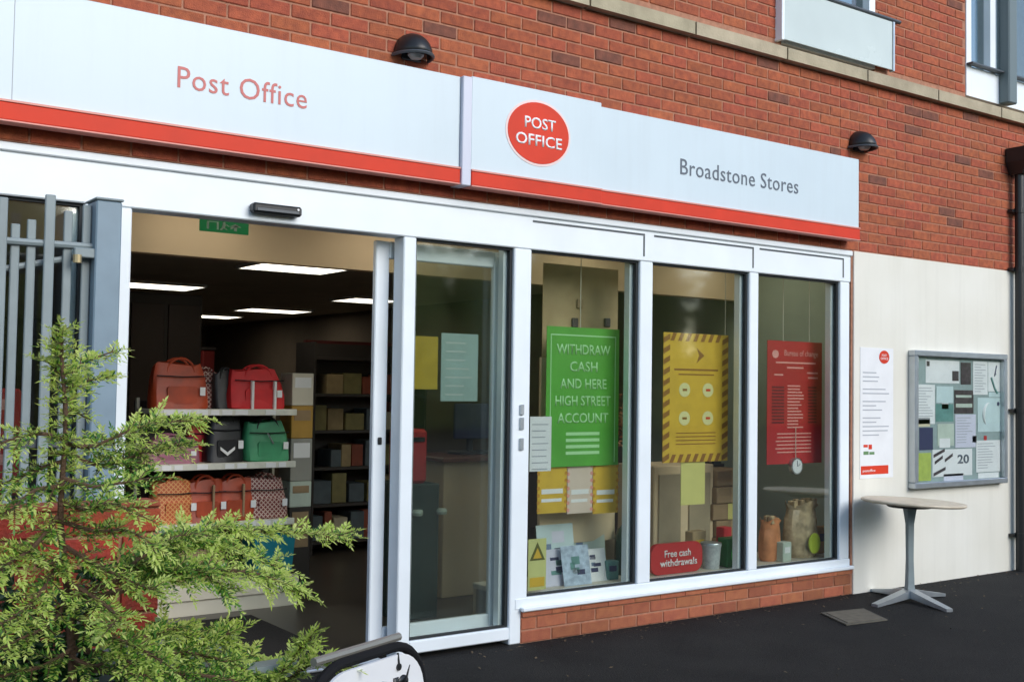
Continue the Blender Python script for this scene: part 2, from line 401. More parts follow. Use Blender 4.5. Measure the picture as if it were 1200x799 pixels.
# lock on the mullion
for z0_, z1_, nm_ in ((1.12, 1.19, 'key_switch'), (1.24, 1.31, 'lock'), (1.325, 1.385, 'lock')): B(3.849, 3.877, -.006, .0079, z0_, z1_, c=.003).build(nm_, ALU, fr)
# --- sliding door: fixed side screen + opened leaf behind it
ss = bar('side_screen', bld, 3.055, 3.135, .0, 2.2995)                       # post
bar('bottom_rail', ss, 3.1355, 3.7995, .03, .10, YF, YB)
pane_window('side_pane', 3.136, 3.80, .10, 2.30)
lf = MB(); LX0, LX1 = 2.962, 3.855
lf = bar('sliding_door', bld, LX0, LX0+.085, .03, 2.285, .15, .19)
bar('stile', lf, LX1-.10, LX1, .03, 2.285, .15, .19)
bar('top_rail', lf, LX0+.0855, LX1-.1005, 2.19, 2.285, .15, .19)
bar('bottom_rail', lf, LX0+.0855, LX1-.1005, .03, .16, .15, .19)
B(LX0+.086, LX1-.101, .167, .173, .161, 2.189).build('door_pane', GLASS, lf)
MB().box(LX0+.03, LX0+.055, .142, .1495, 1.16, 1.20, c=.004).box(LX0+.034, LX0+.052, .138, .1415, 1.17, 1.19, c=.003).build('door_lock', BLACK, lf)
gs = B(3.073, 3.090, .13, .149, .05, 2.28).build('seal', GASKET, lf)
jm = bar('door_jamb', bld, 1.50, 1.585, .0, 2.2995, YF, YB+.06)
bar('threshold', bld, 1.586, 2.984, .004, .022, 0.02, .2, mt=ALU)
# left hand window
lw = bar('window_frame', bld, -1.2, 1.37, .30, .40)
bar('stile', lw, 1.37, 1.4995, .0, 2.2995)
bar('stile', lw, -.1, .0, .401, 2.2995)
pane_window('window_pane', .0, 1.37, .40, 2.30); pane_window('window_pane', -1.2, -.1, .40, 2.30)
B(-1.2, 1.37, .012, .2, -.02, .2995).build('low_wall', MORTAR, bld)

# --- upper windows
uw = MB()
A0, A1 = 6.10, 7.155
uw.box(A0, A0+.05, .0, .12, BZ1+.022, 6.18); uw.box(A1-.07, A1, .0, .12, BZ1+.022, 6.18); uw.box(A0+.0505, A1-.0705, .0, .12, 6.1, 6.18)
uw.box(A0+.0505, A1-.0705, .0, .12, BZ1+.022, BZ1+.09)
uwo = uw.build('upper_window', WHITE, bld)
B(A0+.05, A1-.07, .06, .066, BZ1+.09, 6.1).build('pane', GLASSU, uwo)
B(A0+.05, A1-.07, .30, .31, BZ1, 6.15).build('net_curtain', mat('net_curtain', (.55, .60, .64), .8, var=.15, scale=14), uwo)
C0, C1 = 8.365, 9.745
uw = MB()
uw.box(C0, C0+.07, -.002, .12, BZ1+.022, 6.18); uw.box(C1-.07, C1, -.002, .12, BZ1+.022, 6.18)
uw.box(C0+.0705, C1-.0705, -.002, .12, BZ1+.022, 4.20); uw.box(C0+.0705, C1-.0705, -.002, .12, 6.1, 6.18); uw.box(8.72, 8.80, .0, .12, 4.2005, 6.0995); uw.box(9.02, 9.09, .0, .12, 4.2005, 6.0995)
uwo = uw.build('upper_window', WHITE, bld)
B(C0+.07, C1-.07, .06, .066, 4.2, 6.1).build('pane', GLASSU, uwo)
B(C0+.07, 8.60, .20, .21, 4.15, 6.15).build('curtain', mat('pale_curtain', (.55, .60, .62), .8, var=.12, scale=16), uwo)
B(9.1, C1-.07, .20, .21, 4.15, 6.15).build('curtain', MATS['pale_curtain'], uwo)
B(8.60, 9.1, .5, .51, 4.0, 6.2).build('painted_dark_room', mat('painted_dark_room', (.02, .022, .02), .9), uwo)  # near-black sheet, the unlit room's darkness put into its colour
MB().box(C0, 8.835, -.06, -.003, 4.205, 4.222, c=.003).box(8.98, C1, -.06, -.003, 4.205, 4.222, c=.003).build('sill', DGREY, uwo)
B(8.84, 8.965, -.10, -.003, 3.95, 6.3, c=.01).build('mullion_post', mat('slate_grey_post', (.12, .16, .17), .5), uwo)

# balcony screen (frosted) in front of the first upper window
bs = thing('balcony_screen', 'frosted pale green glass balcony screen with dark top rail above the stone band', 'balcony screen', (6.7, -.05, BZ1))
B(6.06, 7.30, -.050, -.038, BZ1+.03, 4.335, c=.002).build('glass_panel', FROST, bs)
MB().tube([(6.02, -.045, 4.35), (7.40, -.045, 4.35)], .016).tube([(7.385, -.04, 4.35), (7.385, .02, 4.35)], .012).build('top_rail', DGREY, bs, smooth=True)
B(6.03, 6.058, -.06, .02, BZ1+.02, 4.335, c=.003).build('post', WHITE, bs); B(7.302, 7.322, -.06, -.02, BZ1+.02, 4.335, c=.003).build('post', ALU, bs)

# ================================================================== SHOP INTERIOR (setting)
CZ = 2.47
struct(B(-3, 7.12, .15, 14, -.05, .003).build('shop_floor', VINYL))
struct(B(-3, 7.12, 1.32, 14, CZ, CZ+.1).build('shop_ceiling', CEIL))
struct(B(-3, 7.12, .23, 1.315, 2.62, 2.70).build('lobby_ceiling', BEIGE))
struct(B(-3, 7.12, 1.22, 1.319, 2.235, 2.6195).build('ceiling_bulkhead', BEIGE))
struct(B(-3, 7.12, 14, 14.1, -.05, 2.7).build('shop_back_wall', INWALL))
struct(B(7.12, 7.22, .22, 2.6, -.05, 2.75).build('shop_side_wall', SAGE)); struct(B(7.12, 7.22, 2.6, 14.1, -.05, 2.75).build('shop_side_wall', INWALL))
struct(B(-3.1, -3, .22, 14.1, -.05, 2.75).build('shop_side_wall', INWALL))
struct(B(2.3, 2.8, 9.0, 9.5, 0.0, CZ-.002).build('interior_column', mat('ochre_column_paint', (.42, .30, .12), .8, var=.1, scale=3)))
tag(MB().box(1.75, 2.85, .25, 1.5, .0045, .018, c=.004).build('door_mat', MATBLK), 'black coir entrance mat just inside the open sliding door', 'door mat')

for i, (px, py, wd, lab) in enumerate([(346, 314, .75, 'wide lit ceiling panel just under the bulkhead of the open doorway'), (180, 335, .85, 'lit ceiling panel beside the door jamb deeper in the shop'),
        (320, 364, .85, 'lit ceiling panel above the column and red bag'), (252, 371, .60, 'short lit ceiling panel farthest back over the ochre column'),
        (430, 352, .6, 'lit ceiling panel cut by the sliding door edge, upper one'), (428, 379, .85, 'lit ceiling panel cut by the sliding door edge, lower one'),
        (535, 376, .7, 'lit ceiling panel seen through the side screen glass'), (700, 345, .8, 'lit ceiling panel behind the green poster window'), (820, 350, .8, 'lit ceiling panel behind the yellow poster window')]):
    p = G(px, py, CZ-.02)
    t = thing('ceiling_light', lab, 'ceiling light', (p.x, p.y, CZ), group='lit ceiling panels')
    MB().box(-wd/2-.02, wd/2+.02, -.32, -.3, -.03, -.001).box(-wd/2-.02, wd/2+.02, .3, .32, -.03, -.001).box(-wd/2-.02, -wd/2, -.2995, .2995, -.03, -.001).box(wd/2, wd/2+.02, -.2995, .2995, -.03, -.001).build('frame', WHITE, t, local=True)
    B(-wd/2, wd/2, -.299, .299, -.024, -.002).build('diffuser', LAMP, t, local=True)

for i, (x_, lab) in enumerate(((2.3, 'added light panel above the entrance mat, hidden by the white door head'), (3.6, 'added light panel over the slid open door leaf behind the door head'), (5.2, 'added light panel above the second window display'), (6.5, 'added light panel above the third window display'))):  # unseen panels added to brighten the bulkhead and window displays
    t = thing('added_lobby_light', lab, 'ceiling light', (x_, .72, 2.62), group='added light panels in the strip of ceiling over the window displays')
    B(-.32, .32, -.32, .32, -.02, -.001).build('frame', WHITE, t, local=True); B(-.29, .29, -.29, .29, -.026, -.0205).build('diffuser', mat('added_light_diffuser', (.9, .88, .82), .6, emit=((1.0, .90, .74), 1.9)), t, local=True)

# ================================================================== FASCIA SIGNS
GREYT = mat('grey_small_print', (.38, .40, .44), .7)
def rounded_rect(x0, x1, z0, z1, r, n=6):
    pts = []
    for cx, cz, a0 in ((x1-r, z0+r, -90), (x1-r, z1-r, 0), (x0+r, z1-r, 90), (x0+r, z0+r, 180)):
        for k in range(n+1):
            a = R(a0+90*k/n); pts.append((cx+r*math.cos(a), cz+r*math.sin(a)))
    return pts
def ellipse(cx, cz, rx, rz, n=48): return [(cx+rx*math.cos(2*math.pi*k/n), cz+rz*math.sin(2*math.pi*k/n)) for k in range(n)]
def fascia(label, x0, x1, yf, z0, z1):
    t = thing('fascia_sign', label, 'sign', ((x0+x1)/2, yf, z0), group='fascia signs above the shop front')
    B(x0, x1, yf, -.003, z0+.07, z1, c=.004).build('panel', SIGNW, t)
    B(x0, x1, yf-.012, -.004, z0+.004, z0+.082, c=.004).build('red_stripe', RED, t)
    MB().box(x0, x1, yf-.016, yf-.0005, z0+.0825, z0+.092).box(x0, x1, yf-.016, -.03, z0-.003, z0+.0035).build('stripe_edge', REDL, t)
    return t
s1 = fascia('long white fascia sign with red lettering Post Office and red lower stripe', -1.6, 3.335, -.10, 2.605, 3.205)
for x_ in (-.2, 1.02): B(x_, x_+.003, -.1012, -.0995, 2.70, 3.203).build('panel_seam', GREYT, s1)
cap_text('lettering', 'Post Office', 1.745, 2.878, .665, .108, -.1025, TXTRED, s1, spacing=1.06)
s2 = fascia('white fascia panel with round red Post Office emblem, standing proud of its neighbours', 3.40, 4.345, -.115, 2.600, 3.218)
em = MB().plate(ellipse(3.868, 2.962, .236, .193), -.1175, -.1152).build('emblem_rim', mat('pale_pink_rim', (.80, .62, .60), .4), s2)
MB().plate(ellipse(3.868, 2.962, .222, .179), -.1195, -.1176).build('emblem', RED, em)
cap_text('lettering', 'POST', 3.765, 2.985, .225, .070, -.1215, TXTWHITE, em, bold=.012)
cap_text('lettering', 'OFFICE', 3.703, 2.885, .335, .070, -.1215, TXTWHITE, em, bold=.012)
s3 = fascia('white fascia sign with dark lettering Broadstone Stores and red lower stripe', 4.348, 6.835, -.10, 2.600, 3.200)
cap_text('lettering', 'Broadstone Stores', 5.02, 2.868, 1.14, .108, -.1025, TXTGREY, s3, spacing=1.06)
st = B(3.337, 3.398, -.125, -.003, 2.598, 3.208, c=.004).build('cover_strip', mat('lilac_grey_trim', (.58, .60, .70), .35), s2)

# ================================================================== WALL FITTINGS
def wall_lamp(x, z, label):
    t = thing('wall_lamp', label, 'wall lamp', (x, 0, z), group='black dome wall lamps')
    B(-.06, .06, -.02, -.001, -.05, .06, c=.005).build('back_plate', BLACK, t, local=True)
    v = []; f = []; n = 14; mrows = 7
    for i in range(mrows):      # quarter dome hood over the lamp
        e = R(90*i/(mrows-1)); rr = math.cos(e)
        for k in range(n+1):
            a = R(180*k/n); v.append((.11*rr*math.cos(a), -.004-.15*rr*math.sin(a), -.03+.13*math.sin(e)))
    for i in range(mrows-1):
        for k in range(n): f.append((i*(n+1)+k, i*(n+1)+k+1, (i+1)*(n+1)+k+1, (i+1)*(n+1)+k))
    hd = MB().add(v, f).build('hood', BLACK, t, smooth=True, local=True)
    sm = hd.modifiers.new('s', 'SOLIDIFY'); sm.thickness = .006
    lip = [(.112*math.cos(R(180*k/16)), -.004-.152*math.sin(R(180*k/16)), -.032) for k in range(17)]
    MB().tube(lip, .009, 8).build('rim', DGREY, t, smooth=True, local=True)
    MB().lathe([(.0, -.05), (.03, -.048), (.045, -.03), (.045, .0)], 0, -.06, 14).build('lens', mat('opal_lens', (.5, .5, .48), .3), t, smooth=True, local=True)
p = F(481, 62); wall_lamp(p.x, p.z, 'black dome wall lamp on brick just above the long Post Office sign')
p = F(1005, 170); wall_lamp(p.x, p.z, 'black dome wall lamp on brick above the end of the Broadstone Stores sign')

p0 = F(295, 240, -.03); p1 = F(352, 256, -.03)
t = thing('door_sensor', 'black bar shaped motion sensor on the white door head', 'door sensor', ((p0.x+p1.x)/2, 0, 2.36))
B(p0.x, p1.x, -.055, .003, 2.335, 2.385, c=.010).build('housing', BLACK, t)
B(p0.x+.02, p1.x-.02, -.058, -.0545, 2.345, 2.36, c=.001).build('sensor_window', DGREY, t)
MB().tube([(p1.x-.025, -.056, 2.368), (p1.x-.025, -.060, 2.368)], .006, 8).build('led', TXTWHITE, t)

pe0 = F(234, 255, .30); pe1 = F(291, 278, .30)
t = thing('exit_sign', 'green emergency exit sign hanging in the head of the open doorway', 'exit sign', ((pe0.x+pe1.x)/2, .30, 2.3))
zt, zb = pe0.z-.0, pe1.z+.01
B(pe0.x, pe1.x, .295, .305, zb, zt, c=.002).build('panel', EXITG, t)
xw = pe1.x-pe0.x; zh = zt-zb; mk = MB(); X = lambda a: pe0.x+a*xw; Z = lambda a: zb+a*zh
mk.plate([(X(.62), Z(.30)), (X(.80), Z(.62)), (X(.70), Z(.62)), (X(.70), Z(.85)), (X(.80), Z(.85)), (X(.62), Z(.95))][:3]+[(X(.74), Z(.62)), (X(.62), Z(.45))], .2935, .2949)
mk.plate([(X(.72), Z(.75)), (X(.60), Z(.52)), (X(.84), Z(.52))], .2935, .2949); mk.plate([(X(.69), Z(.2)), (X(.75), Z(.2)), (X(.75), Z(.52)), (X(.69), Z(.52))], .2935, .2949)
PICTO = mat('white_green_pictogram', (.70, .85, .70), .5)
mk.build('arrow', PICTO, t)
mk = MB()
for q in [[(.14, .2), (.18, .2), (.18, .8), (.14, .8)], [(.18, .74), (.34, .74), (.34, .8), (.18, .8)], [(.34, .2), (.38, .2), (.38, .8), (.34, .8)]]: mk.plate([(X(a), Z(b)) for a, b in q], .2935, .2949)
mk.build('doorway_pictogram', PICTO, t)
mk = MB(); mk.plate(ellipse(X(.485), Z(.72), .008, .008, 10), .2935, .2949)
for q in [[(.44, .40), (.50, .40), (.53, .64), (.46, .64)], [(.40, .20), (.44, .18), (.50, .40), (.45, .42)], [(.52, .24), (.56, .24), (.50, .42), (.46, .42)], [(.53, .60), (.58, .48), (.60, .52), (.54, .66)]]: mk.plate([(X(a), Z(b)) for a, b in q], .2935, .2949)
mk.build('running_figure', PICTO, t)
MB().tube([(X(.1), .30, zt), (X(.1), .30, 2.62)], .003, 6).tube([(X(.9), .30, zt), (X(.9), .30, 2.62)], .003, 6).build('hanging_wire', DGREY, t)

# downpipe and hopper
t = thing('downpipe', 'black rainwater downpipe with square hopper head on the rendered wall', 'downpipe', (9.04, -.06, 0))
MB().tube([(9.04, -.07, .0), (9.04, -.07, 1.2), (9.04, -.07, 3.36)], .038, 14).build('pipe', BLACK, t, smooth=True)
MB().add([(8.985, -.13, 3.36), (9.095, -.13, 3.36), (9.095, -.008, 3.36), (8.985, -.008, 3.36), (8.93, -.19, 3.46), (9.15, -.19, 3.46), (9.15, -.008, 3.46), (8.93, -.008, 3.46), (8.93, -.19, 3.58), (9.15, -.19, 3.58), (9.15, -.008, 3.58), (8.93, -.008, 3.58)],
         [(0, 1, 2, 3)]+[(a+i, a+(i+1) % 4, a+4+(i+1) % 4, a+4+i) for a in (0, 4) for i in range(4)]+[(8, 9, 10, 11)]).build('hopper', BLACK, t)
for z in (.30, 1.35, 2.55, 3.05):
    MB().tube([(9.04, -.07, z-.02), (9.04, -.07, z+.02)], .045, 14).box(8.965, 9.115, -.05, -.007, z-.012, z+.012).build('bracket', BLACK, t)

# white notice sheet with emblem
def sheet(name, label, cat, x0, x1, z0, z1, y, mt, group=None, th=.003):
    t = thing(name, label, cat, ((x0+x1)/2, y, z0), group=group)
    B(x0, x1, y-th, y, z0, z1).build('sheet', mt, t)
    return t
NX0, NX1 = 6.975, 7.375; NZ0, NZ1 = .842, 1.822
t = sheet('wall_notice', 'tall white notice with small red emblem and red foot bar on cream wall', 'notice', NX0, NX1, NZ0, NZ1, -.0065, PAPER)
ye = -.0115
em = MB().plate(ellipse(7.262, 1.755, .062, .050, 28), ye, -.0097).build('emblem', RED, t)
cap_text('lettering', 'POST', 7.232, 1.760, .06, .018, ye-.0008, TXTWHITE, em, thick=.0007); cap_text('lettering', 'OFFICE', 7.216, 1.735, .092, .018, ye-.0008, TXTWHITE, em, thick=.0007)
GREYT = mat('grey_small_print', (.38, .40, .44), .7)
mk = MB(); z = 1.63
while z > 1.14:
    mk.box(NX0+.03, NX0+.03+random.uniform(.16, .33), -.0107, -.0096, z, z+.008); z -= .032 if random.random() < .75 else .06
mk.build('small_print', GREYT, t)
B(NX0+.01, NX1-.06, -.0107, -.0096, .872, .936).build('red_bar', RED, t)
cap_text('lettering', 'postoffice', NX0+.03, .892, .15, .02, -.0118, TXTWHITE, t, thick=.001)
mk = MB().box(NX0+.04, NX0+.09, -.0107, -.0096, 1.075, 1.095).box(NX0+.10, NX0+.14, -.0107, -.0096, 1.06, 1.095); mk.build('red_logo', RED, t)
mk = MB().box(NX0+.04, NX0+.10, -.0107, -.0096, 1.02, 1.045).box(NX0+.11, NX0+.17, -.0107, -.0096, 1.02, 1.04); mk.build('green_logo', mat('dull_green_print', (.12, .25, .10), .6), t)

# noticeboard
AX0, AX1, AZ0, AZ1 = 7.565, 8.85, .748, 1.818
t = thing('noticeboard', 'glazed aluminium noticeboard full of pinned leaflets on cream wall', 'noticeboard', ((AX0+AX1)/2, 0, AZ0))
B(AX0+.01, AX1-.01, -.03, -.0065, AZ0+.01, AZ1-.01).build('backing', mat('grey_green_felt', (.30, .38, .38), .9, var=.1, scale=20), t)
fm = MB()
fm.box(AX0, AX1, -.075, -.0062, AZ0, AZ0+.045, c=.006); fm.box(AX0, AX1, -.075, -.0062, AZ1-.045, AZ1, c=.006)
fm.box(AX0, AX0+.045, -.074, -.0062, AZ0+.0455, AZ1-.0455, c=.006); fm.box(AX1-.045, AX1, -.074, -.0062, AZ0+.0455, AZ1-.0455, c=.006)
fm.build('frame', ALU, t)
B(AX0+.045, AX1-.045, -.062, -.058, AZ0+.045, AZ1-.045).build('glass_door', glass_mat('noticeboard_glass', (.95, .97, .96), 1.45, .0), t)
def NB(cx, cy): return AX0+.02+(cx-95)/(530-95)*(AX1-AX0-.04), None
def nb(a, b, c, d):      # crop px to board metres
    u0, u1 = (a-95)/430, (c-95)/430; v0, v1 = (b-85)/610, (d-85)/610
    wd = AX1-AX0; ht = AZ1-AZ0
    return AX0+.0+u0*wd, AX0+u1*wd, AZ1-v1*ht, AZ1-v0*ht
NAVY = mat('navy_print', (.03, .035, .10), .6); DPH = mat('dark_photo_print', (.07, .05, .055), .5, var=.6, scale=30); TEALP = mat('teal_print', (.12, .28, .26), .6, var=.2, scale=20); LIMEP = mat('lime_print', (.42, .52, .10), .6, var=.15, scale=20); PALEG = mat('pale_sage_paper', (.50, .58, .50), .7, var=.1, scale=14); LILAC = mat('lilac_paper', (.62, .62, .74), .7)
papers = [('white leaflet with dark picture at top of noticeboard', (160, 125, 312, 228), PAPER), ('dark photo card beside top white leaflet in noticeboard', (318, 130, 366, 232), DPH), ('tall white sheet at top of noticeboard between photo card and green scrawl sheet', (376, 122, 446, 278), PAPER),
    ('white sheet with green scrawl in top corner of noticeboard', (450, 122, 522, 262), PAPER), ('tall white sheet at the inner edge of noticeboard', (116, 236, 200, 412), PAPER), ('pale blue sheet above teal card in noticeboard', (206, 242, 282, 318), PAPERB),
    ('teal card in the middle of noticeboard', (204, 322, 284, 402), TEALP), ('dark brown picture card at centre of noticeboard', (288, 258, 378, 366), DPH), ('lilac sheet under the dark brown picture card in noticeboard', (292, 370, 388, 522), LILAC),
    ('navy card in noticeboard above lime leaflet', (132, 428, 192, 528), NAVY), ('sage green paper in noticeboard beside lilac sheet', (212, 412, 286, 512), PALEG), ('lime leaflet in lower corner of noticeboard', (108, 540, 182, 664), LIMEP),
    ('wide white poster with bold figures low in noticeboard', (190, 528, 372, 650), PAPER), ('pale sheet with painted white curved reflection in noticeboard', (398, 292, 518, 452), PAPERB), ('white leaflet with small print low in noticeboard', (390, 492, 508, 640), PAPER)]
papers += [('small white slip pinned over the teal card in noticeboard', (232, 300, 262, 345), PAPER), ('small cream slip at the foot of the tall white inner sheet', (128, 385, 178, 424), mat('cream_slip', (.66, .60, .42), .7)), ('small dark stub beside the lilac sheet', (372, 470, 392, 500), DPH),
    ('narrow pale strip under the green scrawl sheet', (454, 266, 520, 288), PAPERB), ('red stub on the small print leaflet', (428, 470, 442, 500), REDP), ('white slip overlapping the sage paper', (220, 478, 268, 520), PAPER), ('small grey card under the wide white poster', (240, 640, 330, 672), LILAC), ('narrow white strip at the foot of the noticeboard', (400, 644, 500, 668), PAPER)]
for i, (lab, q, mt_) in enumerate(papers):
    a, b, c, d = nb(*q); y = -.0305-.0012*(i % 3)
    l = thing('leaflet', lab, 'leaflet', ((a+b)/2, y, c), group='leaflets in the noticeboard')
    B(a, b, y-.001, y-.0001, c, d).build('sheet', mt_, l)
    y -= .0015
    if i == 0: MB().box(a+(b-a)*.78, b-.01, y-.0004, y, c+.02, c+.10).box(a+.01, a+.05, y-.0004, y, d-.05, d-.01).build('dark_picture', DPH, l)
    if i == 3:
        MB().tube([(a+.12, y, d-.03), (a+.09, y, d-.12), (a+.11, y, d-.10)], .006, 5).build('dark_scrawl', NAVY, l); MB().tube([(a+.04, y, d-.13), (a+.09, y, d-.22), (a+.13, y, d-.26)], .010, 5).build('green_scrawl', TEALP, l)
    if i in (2, 4, 8, 14):
        mk = MB(); z = d-.03
        while z > c+.02: mk.box(a+.02, a+.02+random.uniform(.4, .8)*(b-a), y-.0004, y, z, z+.006); z -= .022
        mk.build('small_print', GREYT, l)
    if i == 7: MB().box(a+.02, b-.02, y-.0004, y, c+.05, c+.08).box(a+.02, b-.03, y-.0004, y, d-.06, d-.04).build('pale_lettering', PALEG, l)
    if i == 12:
        cap_text('lettering', '20', a+(b-a)*.62, c+(d-c)*.45, (b-a)*.30, (d-c)*.36, y, TXTGREY, l, thick=.0004, bold=.03)
        mk = MB()
        for k, (u, v, L) in enumerate([(.02, .70, .28), (.05, .45, .2), (.30, .52, .2), (.02, .02, .3)]):
            mk.add([(a+u*(b-a), y-.0006, c+v*(d-c)), (a+(u+L)*(b-a), y-.0006, c+(v+.22)*(d-c)), (a+(u+L)*(b-a), y-.0006, c+(v+.34)*(d-c)), (a+u*(b-a), y-.0006, c+(v+.12)*(d-c))], [(0, 1, 2, 3)])
        mk.build('dark_slanted_print', DPH, l)
    if i == 13:  # white arc painted on a sheet in place of a glass reflection
        arc = [((a+b)/2+.10*math.cos(R(100+130*k/20)), y-.001, (c+d)/2+.10*math.sin(R(100+130*k/20))) for k in range(21)]
        MB().tube(arc, [.003+.012*math.sin(math.pi*k/20) for k in range(21)], 6).build('painted_reflection', TXTWHITE, l)
        MB().plate(ellipse(b-.06, d-.05, .018, .018, 12), y-.001, y).build('dark_dot', NAVY, l)

# ================================================================== TABLE
b0 = G(1066, 704, 0)
t = thing('round_table', 'round pale topped cafe table on grey star base by cream wall', 'table', (b0.x, b0.y, 0), R(20))
TT = mat('bleached_table_top', (.68, .60, .46), .5, col2=(.54, .46, .34), var=.2, scale=14)
tp = MB().lathe([(.0, .690), (.345, .690), (.358, .696), (.362, .704), (.358, .712), (.345, .716), (.0, .716)], 0, 0, 40).build('table_top', TT, t, smooth=True, local=True)
tp.rotation_euler = (R(1.5), R(2.0), 0)
MB().lathe([(.15, .668), (.16, .676), (.15, .686)], 0, 0, 20).build('top_bracket', BLACK, t, local=True, smooth=True)
MB().lathe([(.042, .06), (.034, .12), (.028, .30), (.031, .55), (.050, .665)], 0, 0, 4).build('column', GALV, t, local=True)
for a in (-20, 55, 160, 235):
    a = R(a); d = Vector((math.cos(a), math.sin(a), 0)); n2 = Vector((-d.y, d.x, 0)); L = .40
    v = []
    for s, wd, z0, z1 in ((.03, .035, .03, .085), (.25, .032, .012, .045), (L, .026, .0, .02)):
        for q in (-1, 1):
            for z in (z0, z1): v.append(d*s+n2*(q*wd)+Vector((0, 0, z)))
    f = [(0, 1, 3, 2), (8, 10, 11, 9)]
    for k in (0, 4): f += [(k, k+4, k+5, k+1), (k+2, k+3, k+7, k+6), (k+1, k+5, k+7, k+3), (k, k+2, k+6, k+4)]
    MB().add(v, f).build('base_arm', ALU, t, local=True)
# ground cover plate
c0, c1, c2, c3 = G(962, 719), G(1012, 714), G(1040, 727), G(992, 733)
t = thing('access_cover', 'small pale access cover set in the asphalt before the plinth', 'access cover', (c0.x, c0.y, 0))
MB().add([(q.x, q.y, z) for z in (.002, .010) for q in (c0, c1, c2, c3)], [(0, 1, 2, 3), (4, 5, 6, 7)]+[(i, (i+1) % 4, 4+(i+1) % 4, 4+i) for i in range(4)]).build('plate', mat('dusty_concrete', (.11, .10, .078), .9, var=.3, scale=14), t)
cc = (c0+c1+c2+c3)/4
MB().add([(cc.x+(q.x-cc.x)*.85, cc.y+(q.y-cc.y)*.85, z) for z in (.010, .014) for q in (c0, c1, c2, c3)], [(4, 5, 6, 7)]+[(i, (i+1) % 4, 4+(i+1) % 4, 4+i) for i in range(4)]).build('lid', mat('worn_cover_lid', (.13, .115, .085), .85, var=.3, scale=20), t)

# ================================================================== GATE
GY = -.25
t = thing('metal_gate', 'grey steel picket gate with uneven tops beside the open doorway', 'gate', (1.2, GY, 0))
def gx(px, py): return F(px, py, GY)
for px, py in ((-24, 262), (3, 232), (19, 262), (38, 257), (58, 229), (81, 247), (103, 240)):
    p = gx(px, py); hw = .018 if px not in (58,) else .021
    yy = GY-.02 if px in (58, 3) else GY+.012
    B(p.x-hw, p.x+hw, yy-.009, yy+.009, .10, p.z, c=.004).build('picket', GALV, t)
a = gx(-40, 279); b = gx(116, 290)
MB().tube([(a.x, GY-.002, a.z), (b.x, GY-.002, b.z)], .016, 8).build('top_rail', GALV, t, smooth=True)
a = gx(-40, 322); b = gx(112, 297)
MB().tube([(a.x, GY+.035, a.z), (b.x, GY+.035, b.z)], .014, 8).build('brace', GALV, t, smooth=True)
a = gx(-40, 520); b = gx(112, 500)
B(a.x, b.x, GY-.003, GY+.04, a.z-.02, a.z+.02).build('mid_rail', DGREY, t)
a = gx(84, 294); b = gx(118, 301)
MB().box(a.x, b.x, GY-.05, GY-.018, a.z-.03, a.z+.012, c=.004).build('hinge', GALV, t)
MB().tube([((a.x+b.x)/2-.05, GY-.05, a.z-.055), ((a.x+b.x)/2-.05, GY-.05, a.z-.02)], .018, 10).build('hinge_pin', mat('brass_pin', (.45, .36, .20), .4, metal=.6), t)
p0 = gx(109, 236); p1 = gx(139, 238)
t = thing('gate_post', 'square grey steel gate post standing against the white door jamb', 'post', ((p0.x+p1.x)/2, GY, 0))
B(p0.x, p1.x, GY-.06, GY+.10, 0, p0.z, c=.006).build('shaft', mat('blue_grey_painted_steel', (.20, .28, .34), .45, var=.12, scale=7), t)
B(p0.x-.006, p1.x+.006, GY-.066, GY+.106, p0.z+.0005, p0.z+.012, c=.004).build('cap', GALV, t)
B(p0.x-.04, p1.x+.04, GY-.10, GY+.14, .0, .012, c=.003).build('base_plate', GALV, t)

